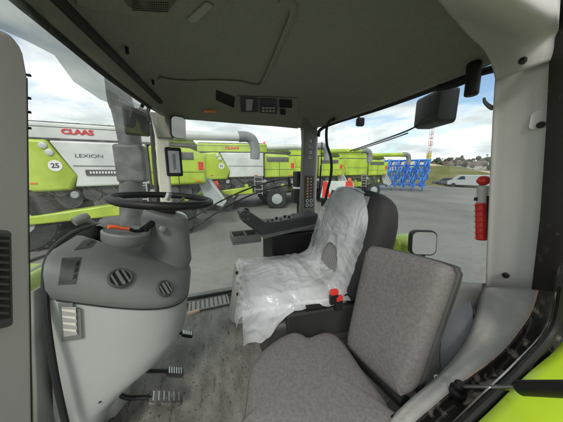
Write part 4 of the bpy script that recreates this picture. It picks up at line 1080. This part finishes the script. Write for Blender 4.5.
# fold over the top
vs = [[bm.verts.new(p) for p in r] for r in rows]
def torn(u, v): return ((u-.32-.12*v)/.16)**2+((v-.21)/.19+.05*math.sin(u*40)+.04*noise.noise(Vector((u*20, v*20, 0))))**2 < 1
for j in range(NV):
    for i in range(NU):
        if not torn(i/NU, j/NV): bm.faces.new((vs[j][i], vs[j][i+1], vs[j+1][i+1], vs[j+1][i]))
rows = []
for j in range(13):
    row = []
    for i in range(NU+1):
        u = i/NU; a_ = j/12
        base = vs[NV][i].co; p = base+Vector((0, -1, -.3)).normalized()*(.16*a_)+Vector((0, 0, .02*math.sin(a_*PI)-.05*a_*a_)); row.append(p+Vector((0, 0, 1))*crumple(p, .006, 10))
    rows.append(row)
patch(bm, rows)
bmesh.ops.remove_doubles(bm, verts=bm.verts[:], dist=.0005)
obj('plastic_film', bm, 'film', ds, ang=180)
ds.rotation_euler.z = DS_A
# ---------------------------------------------------------------- instructor seat
ins = thing('instructor_seat', 'small folding passenger seat in brown grey velour, nearest the door', 'seat', (-.55, .1, 0))
z0 = .47
out = [(243, 440), (243, 422), (246, 395), (250, 368), (262, 350), (276, 339), (291, 332), (300, 333), (308, 337), (317, 334), (327, 331.5), (336, 334), (345, 343), (361, 366), (377, 388), (392, 410), (410, 440)]
top = [P(*q_, 2, z0) for q_ in out]
cen = sum(top, Vector())/len(top)
def ring_at(z, k): return [Vector((p.x+(cen.x-p.x)*k, p.y+(cen.y-p.y)*k, z)) for p in top]
def densify(pts, k=4):
    n = len(pts); res = []
    for i in range(n):
        p0, p1, p2, p3 = [pts[(i+d-1) % n] for d in range(4)]
        for j in range(k):
            s = j/k; res.append(.5*((2*p1)+(p2-p0)*s+(2*p0-5*p1+4*p2-p3)*s*s+(3*p1-p0-3*p2+p3)*s**3))
    return res
bm = nb(); vs_ = []
rg = [densify(ring_at(z, k)) for z, k in ((.385, .06), (.395, .015), (.42, -.0), (.445, .0), (.462, .02), (.472, .06), (.478, .14), (.482, .3), (.484, .6), (.485, .9))]
loft(bm, rg); obj('cushion', bm, 'fabric', ins, ang=60)
bm = nb(); tube(bm, densify(ring_at(.452, -.004), 3)[:-4], .004, 6, False); obj('piping', bm, 'fabric', ins)
bm = nb(); loft(bm, [[Vector((p.x+(cen.x-p.x)*k, p.y+(cen.y-p.y)*k, z)) for p in top] for z, k in ((.0, .10), (.30, .07), (.384, .05))]); obj('seat_box', bm, 'pale', ins)
# backrest leaning back, seen from the front left
def ib(u, v, d):
    """u 0..1 from its right to left edge (picture), v up"""
    br = P(344, 347, 1, -.13); bl = P(401, 402, 1, -.13); tr = P(366, 243, 1, -.235); tl = P(447, 266, 1, -.235)
    a_ = br.lerp(bl, u); b_ = tr.lerp(tl, u); p = a_.lerp(b_, v); n = Vector((0, -1, -.22)).normalized(); return p+n*d
bm = nb(); 
prof_ = [(.0, .14), (.0, .86), (.03, .95), (.08, .985), (.5, 1.0), (.9, 1.0), (.97, .97), (1.0, .90), (1.0, .5), (1.0, .12), (.97, .03), (.9, 0), (.1, 0), (.03, .04)]
cu, cv = .5, .5
rg = []
for k, d in ((.55, -.013), (.3, -.011), (.14, -.007), (.05, .0), (.0, .018), (.0, .035), (.02, .06), (.08, .068), (.5, .07)):
    rg.append([ib(u+(cu-u)*k, v+(cv-v)*k, d) for u, v in prof_])
rg = [densify(r_, 4) for r_ in rg]
loft(bm, rg); obj('backrest', bm, 'fabric', ins, ang=60, bvh=True)
bm = nb(); rg = []
for k, d in ((.05, .07), (.01, .075), (.01, .09), (.08, .10)): rg.append(densify([ib(u+(cu-u)*k, v+(cv-v)*k, d) for u, v in prof_], 3))
loft(bm, rg); obj('back_shell', bm, 'dark', ins)
bm = nb(); a_ = ib(0, -.02, .02); b_ = ib(1, -.02, .02); tube(bm, [a_, b_], .02, 10, False); obj('hinge', bm, 'black', ins)
bm = nb(); p = P(395, 415, 0, -.745); box(bm, p.x-.008, p.x+.008, p.y-.012, p.y+.012, p.z-.03, p.z-.005); obj('hinge_cap', bm, 'black', ins, bevel=.005)
# ---------------------------------------------------------------- pedals
def pedal(px, py, w, l, label, m):
    p = P(px, py, 2, .09); t = thing('pedal', label, 'pedal', (p.x, p.y, 0), 'pedals under the dashboard')
    mt = frame_mtx(p, (1, .1, 0), (0, .75, .45)); bm = nb(); slab(bm, mt, w, l, .012, -.008, .006); pd = obj('pedal_pad', bm, m, t, bevel=.003)
    bm = nb()
    for i in range(6): box(bm, -w*.35, w*.35, -l*.38+i*l*.15, -l*.38+i*l*.15+.006, .006, .010, mt)
    obj('tread', bm, 'steel', pd)
    bm = nb(); tube(bm, [mt @ Vector((0, l*.3, -.012)), mt @ Vector((0, l*.55, .0)), Vector((p.x+.01, p.y+.16, .16)), Vector((p.x+.02, p.y+.2, .26))], .009, 8); obj('pedal_arm', bm, 'black', t)
pedal(166, 398, .065, .15, 'wide silver treaded pedal nearest the door', 'dullsteel')
pedal(175, 372, .055, .08, 'dark pedal just right of the silver one', 'dark')
pedal(187, 334, .05, .07, 'black pedal below the round air vents', 'black')
p = P(192, 313, 2, .12); bm = nb(); tube(bm, [p+Vector((0, .03, .0)), p, p+Vector((0, -.05, .01))], [.022, .014], 12, flat=.6)
o = obj('cap', bm, 'beige', None); tag(o, 'small beige rounded knob poking out right of the dashboard', 'knob'); o.name = 'floor_knob'
# ---------------------------------------------------------------- rear items
# curved grab handle by rear window
t = thing('grab_handle', 'curved black grab handle at the rear window edge', 'handle', (.6, -.62, 1.2))
def rw(px, py, y=-.60): return P(px, py, 1, y)
bm = nb(); tube(bm, [rw(334, 119), rw(329, 122), rw(326.5, 130), rw(327, 145), rw(331, 158), rw(331, 175), rw(327, 192), rw(325, 203)], .0105, 10); obj('handle_bar', bm, 'rubber', t)
bm = nb(); box(bm, *sorted((rw(322, 200).x, rw(328, 200).x)), -.61, -.59, rw(325, 207).z, rw(325, 199).z); obj('mount', bm, 'black', t, bevel=.004)
t = thing('window_strut', 'thin black gas strut between grab handle and ribbed pillar', 'strut', (.6, -.63, 1.1))
bm = nb(); tube(bm, [rw(322, 142, -.64), rw(321, 172, -.64)], .004, 8, False); obj('rod', bm, 'black', t)
bm = nb(); tube(bm, [rw(321, 165, -.64), rw(319, 200, -.64)], .007, 8, False); obj('cylinder', bm, 'black', t)
# work lamps outside the rear window
def lamp(name, px, py, y, w, h, dpt, yaw, label, cat='lamp', r=.02):
    c = P(px, py, 1, y); t = thing(name, label, cat, c)
    mt = frame_mtx(c, (-math.cos(yaw), math.sin(yaw), 0), (0, 0, 1))
    bm = nb(); loft(bm, [[mt @ Vector((p.x*k, p.y*k, z)) for p in rrect(w, h, r)] for k, z in ((.75, dpt*.5), (.93, dpt*.42), (1, dpt*.2), (1, -dpt*.45))]); obj('lamp_housing', bm, 'black', t)
    bm = nb(); slab(bm, mt, w*.92, h*.9, r*.8, -dpt*.5, -dpt*.45-.001); obj('lens', bm, 'machine_white', t)
    return t, c, mt
t, c, mt = lamp('work_lamp', 434, 110, -.86, .205, .165, .10, .35, 'large black work lamp outside the upper rear window')
bm = nb(); tube(bm, [c+Vector((-.02, .03, .07)), c+Vector((-.06, .06, .12)), P(470, 80, 1, -.76)], .008, 8); obj('bracket', bm, 'black', t)
t, c, mt = lamp('small_lamp', 360, 122, -.80, .045, .06, .05, .2, 'little black lamp hanging at the top of the rear window', r=.015)
bm = nb(); tube(bm, [c+Vector((0, 0, .02)), c+Vector((.02, .02, .05)), (c.x+.06, c.y+.03, 1.50)], .008, 8); obj('bracket', bm, 'black', t)
c = P(471, 84, 1, -.70); t = thing('wiper_motor', 'black rounded wiper motor hanging at the rear window top corner', 'wiper motor', c)
bm = nb(); tube(bm, [P(474, 62, 1, -.60), P(473, 80, 1, -.60), P(471, 96, 1, -.60)], .022, 14, False); obj('motor_housing', bm, 'black', t, bevel=.008)
bm = nb(); tube(bm, [P(438, 88, 1, -.61), P(455, 84, 1, -.61), P(474, 76, 1, -.61)], .014, 10); obj('linkage', bm, 'black', t)
c = P(488, 103, 1, -.58); t = thing('coat_hook', 'small grey hook on the pale rear pillar', 'hook', c)
bm = nb(); tube(bm, [P(493, 108, 1, -.57), P(489, 106, 1, -.57), P(485, 102, 1, -.57), P(484, 98, 1, -.57)], [.011, .005], 10, flat=.7); obj('hook', bm, 'grey', t)
# rear wiper
t = thing('rear_wiper', 'black wiper arm lying across the rear window', 'wiper', P(380, 140, 1, -.73))
bm = nb(); tube(bm, [P(350, 151, 1, -.72), P(385, 139, 1, -.725), P(413, 128, 1, -.73), P(425, 118, 1, -.74)], .0045, 8); obj('wiper_arm', bm, 'black', t)
bm = nb(); tube(bm, [P(354, 151, 1, -.715), P(388, 140, 1, -.715), P(408, 133, 1, -.72)], .0035, 6); obj('blade', bm, 'rubber', t)
# outside mirror with convex glass low behind the seats
c = P(423.5, 243, 1, -.86); t = thing('rear_mirror', 'small black framed mirror low behind the seats, reflecting the yard', 'mirror', c)
n_ = Vector((-1.5, .72, .18)).normalized(); r_ = Vector((-.72, -1.5, 0)).normalized(); mt = frame_mtx(c, r_, n_.cross(r_))
bm = nb(); slab(bm, mt, .15, .15, .035, -.03, .004); obj('housing', bm, 'black', t, bevel=.006)
bm = nb(); slab(bm, mt, .132, .132, .03, .0045, .008); obj('mirror_glass', bm, 'chrome', t)
bm = nb(); tube(bm, [c+Vector((.0, -.03, 0)), c+Vector((.05, -.08, -.15)), c+Vector((.08, -.1, -.5))], .012, 8); obj('arm', bm, 'black', t)
# green cover near it
c = P(401, 238, 1, -.95); t = thing('rear_cover', 'lime green rounded cover outside the rear window beside the mirror', 'cover', c)
bm = nb(); loft(bm, [oval(P(401, 246, 1, -.95)+Vector((0, 0, dz)), rx_, .1, (0, 0, 1), 24) for dz, rx_ in ((-.5, .12), (-.05, .11), (.03, .10), (.07, .06), (.08, .02))]); obj('shell', bm, 'lime', t)
# red ribbed lamp/hammer on the pillar
c = P(482, 208, 1, -.60); t = thing('emergency_hammer', 'red ribbed holder with a red ball top on the rear window edge', 'safety tool', c)
bm = nb(); p1 = P(481, 203, 1, -.60); p2 = P(481.5, 240, 1, -.60); tube(bm, [p1, p2], .0165, 16, False); hb_ = obj('holder', bm, 'red', t, bevel=.003)
bm = nb()
for i in range(7): p = p1.lerp(p2, .05+i*.15); torus(bm, p, (p2-p1), .017, .003, 20, 6)
obj('rib', bm, 'red', hb_)
bm = nb(); lathe(bm, [(.001, -.016), (.010, -.014), (.018, -.006), (.020, .002), (.017, .011), (.010, .017), (.001, .019)], P(483.5, 181, 1, -.60), (0, 0, 1), 20); obj('ball', bm, 'red', t)
bm = nb(); tube(bm, [P(483, 186, 1, -.605), P(482, 204, 1, -.605)], .0165, 14, False); obj('sleeve', bm, 'pale', t)
bm = nb(); tube(bm, [P(488, 196, 1, -.59), P(488, 238, 1, -.59)], .004, 6, False); p = P(476, 199, 1, -.59); box(bm, p.x-.004, p.x+.004, -.595, -.585, p.z-.006, p.z+.006); obj('clip', bm, 'black', t)
# ---------------------------------------------------------------- fender, strut
t = thing('rear_fender', 'lime green rear fender below the door sill', 'fender', (-1.1, -.5, .2))
bm = nb(); rows = []
KF = [(574, 312), (563, 346), (532, 374), (497, 409), (472, 433), (450, 455), (430, 480)]
for k in KF:
    e_ = on_x(k, -.885); rows.append([e_+Vector((.0, .01, -.12)), e_+Vector((0, 0, -.02)), e_+Vector((-.015, 0, 0)), e_+Vector((-.15, .0, .015)), e_+Vector((-.35, 0, .01)), e_+Vector((-.50, 0, -.02)), e_+Vector((-.54, 0, -.15))])
cpatch(bm, rows, 3); obj('fender_shell', bm, 'lime2', t, solid=.006, ang=70)
sB = P(460, 387, 0, -.80)
t = thing('gas_strut', 'black and silver gas strut fixed to the muddy door sill', 'gas strut', sB)
tB = (sB.x-CAM.x)/ray(460, 387).x; sM = CAM+ray(521, 388)*tB*.78; sE = CAM+ray(600, 390)*tB*.6
bm = nb(); tube(bm, [sB, sM], .0045, 10, False); obj('rod', bm, 'steel', t)
bm = nb(); tube(bm, [CAM+ray(519, 388)*tB*.785, CAM+ray(524, 388)*tB*.77, sE], .0125, 14, False); obj('cylinder', bm, 'black', t, bevel=.002)
bm = nb(); lathe(bm, [(.001, -.03), (.018, -.03), (.018, -.015), (.012, -.01), (.013, .008), (.008, .014), (.001, .014)], sB, (-.2, .2, 1), 18); obj('ball_joint', bm, 'black', t)
# ================================================================ sky and light
w = bpy.data.worlds.new('World'); S.world = w; w.use_nodes = True
nt = w.node_tree; nd = nt.nodes; lk = nt.links; bg = nd['Background']
sky = nd.new('ShaderNodeTexSky'); sky.sky_type = 'NISHITA'; sky.sun_disc = False; sky.sun_elevation = R(40); sky.sun_rotation = R(150); sky.air_density = 1.0; sky.dust_density = .6
tc = nd.new('ShaderNodeTexCoord')
sep = nd.new('ShaderNodeSeparateXYZ'); lk.new(tc.outputs['Generated'], sep.inputs[0])
# project the direction on a cloud layer
mz = nd.new('ShaderNodeMath'); mz.operation = 'MAXIMUM'; mz.inputs[1].default_value = 0; lk.new(sep.outputs[2], mz.inputs[0])
az_ = nd.new('ShaderNodeMath'); az_.operation = 'ADD'; az_.inputs[1].default_value = .16; lk.new(mz.outputs[0], az_.inputs[0])
dx = nd.new('ShaderNodeMath'); dx.operation = 'DIVIDE'; lk.new(sep.outputs[0], dx.inputs[0]); lk.new(az_.outputs[0], dx.inputs[1])
dy = nd.new('ShaderNodeMath'); dy.operation = 'DIVIDE'; lk.new(sep.outputs[1], dy.inputs[0]); lk.new(az_.outputs[0], dy.inputs[1])
cb = nd.new('ShaderNodeCombineXYZ'); lk.new(dx.outputs[0], cb.inputs[0]); lk.new(dy.outputs[0], cb.inputs[1])
n1 = nd.new('ShaderNodeTexNoise'); n1.inputs['Scale'].default_value = .62; n1.inputs['Detail'].default_value = 9; n1.inputs['Roughness'].default_value = .55; n1.inputs['Distortion'].default_value = .3
off = nd.new('ShaderNodeVectorMath'); off.operation = 'ADD'; off.inputs[1].default_value = (3.1, 7.4, 0); lk.new(cb.outputs[0], off.inputs[0]); lk.new(off.outputs[0], n1.inputs[0])
r1 = nd.new('ShaderNodeMapRange'); r1.inputs[1].default_value = .36; r1.inputs[2].default_value = .50; r1.interpolation_type = 'SMOOTHSTEP'; lk.new(n1.outputs['Fac'], r1.inputs[0])
n2 = nd.new('ShaderNodeTexNoise'); n2.inputs['Scale'].default_value = 1.5; n2.inputs['Detail'].default_value = 7; lk.new(off.outputs[0], n2.inputs[0])
cr = nd.new('ShaderNodeMix'); cr.data_type = 'RGBA'; cr.inputs[6].default_value = (4.6, 4.9, 5.1, 1); cr.inputs[7].default_value = (8.4, 8.5, 8.5, 1)
r2 = nd.new('ShaderNodeMapRange'); r2.inputs[1].default_value = .38; r2.inputs[2].default_value = .62; lk.new(n2.outputs['Fac'], r2.inputs[0]); lk.new(r2.outputs[0], cr.inputs[0])
mx = nd.new('ShaderNodeMix'); mx.data_type = 'RGBA'; lk.new(r1.outputs[0], mx.inputs[0]); lk.new(sky.outputs[0], mx.inputs[6]); lk.new(cr.outputs[2], mx.inputs[7])
lk.new(mx.outputs[2], bg.inputs[0]); bg.inputs[1].default_value = .10
sd = bpy.data.lights.new('sun', 'SUN'); sd.energy = 1.3; sd.angle = R(14); sd.color = (1, .96, .9)
so = bpy.data.objects.new('sun', sd); COL.objects.link(so)
# sun from behind-left of the camera
el, azs = R(40), R(150)
dirv = Vector((math.cos(el)*math.cos(azs), math.cos(el)*math.sin(azs), math.sin(el)))
so.rotation_euler = dirv.to_track_quat('Z', 'Y').to_euler()
sky.sun_rotation = R(90)-azs
# camera
cd = bpy.data.cameras.new('camera'); co = bpy.data.objects.new('camera', cd); COL.objects.link(co)
cd.sensor_width = 36; cd.lens = 36*FPX/563; cd.clip_start = .02; cd.clip_end = 3000
co.location = CAM
f = Vector((math.cos(AZ)*math.cos(PIT), math.sin(AZ)*math.cos(PIT), -math.sin(PIT)))
co.rotation_euler = f.to_track_quat('-Z', 'Y').to_euler()
S.camera = co
S.view_settings.view_transform = 'Standard'; S.view_settings.look = 'None'; S.view_settings.gamma = 1; S.view_settings.use_curve_mapping = False
S.view_settings.exposure = .80
S.cycles.use_denoising = True
S.cycles.max_bounces = 8; S.cycles.transparent_max_bounces = 16; S.cycles.diffuse_bounces = 5
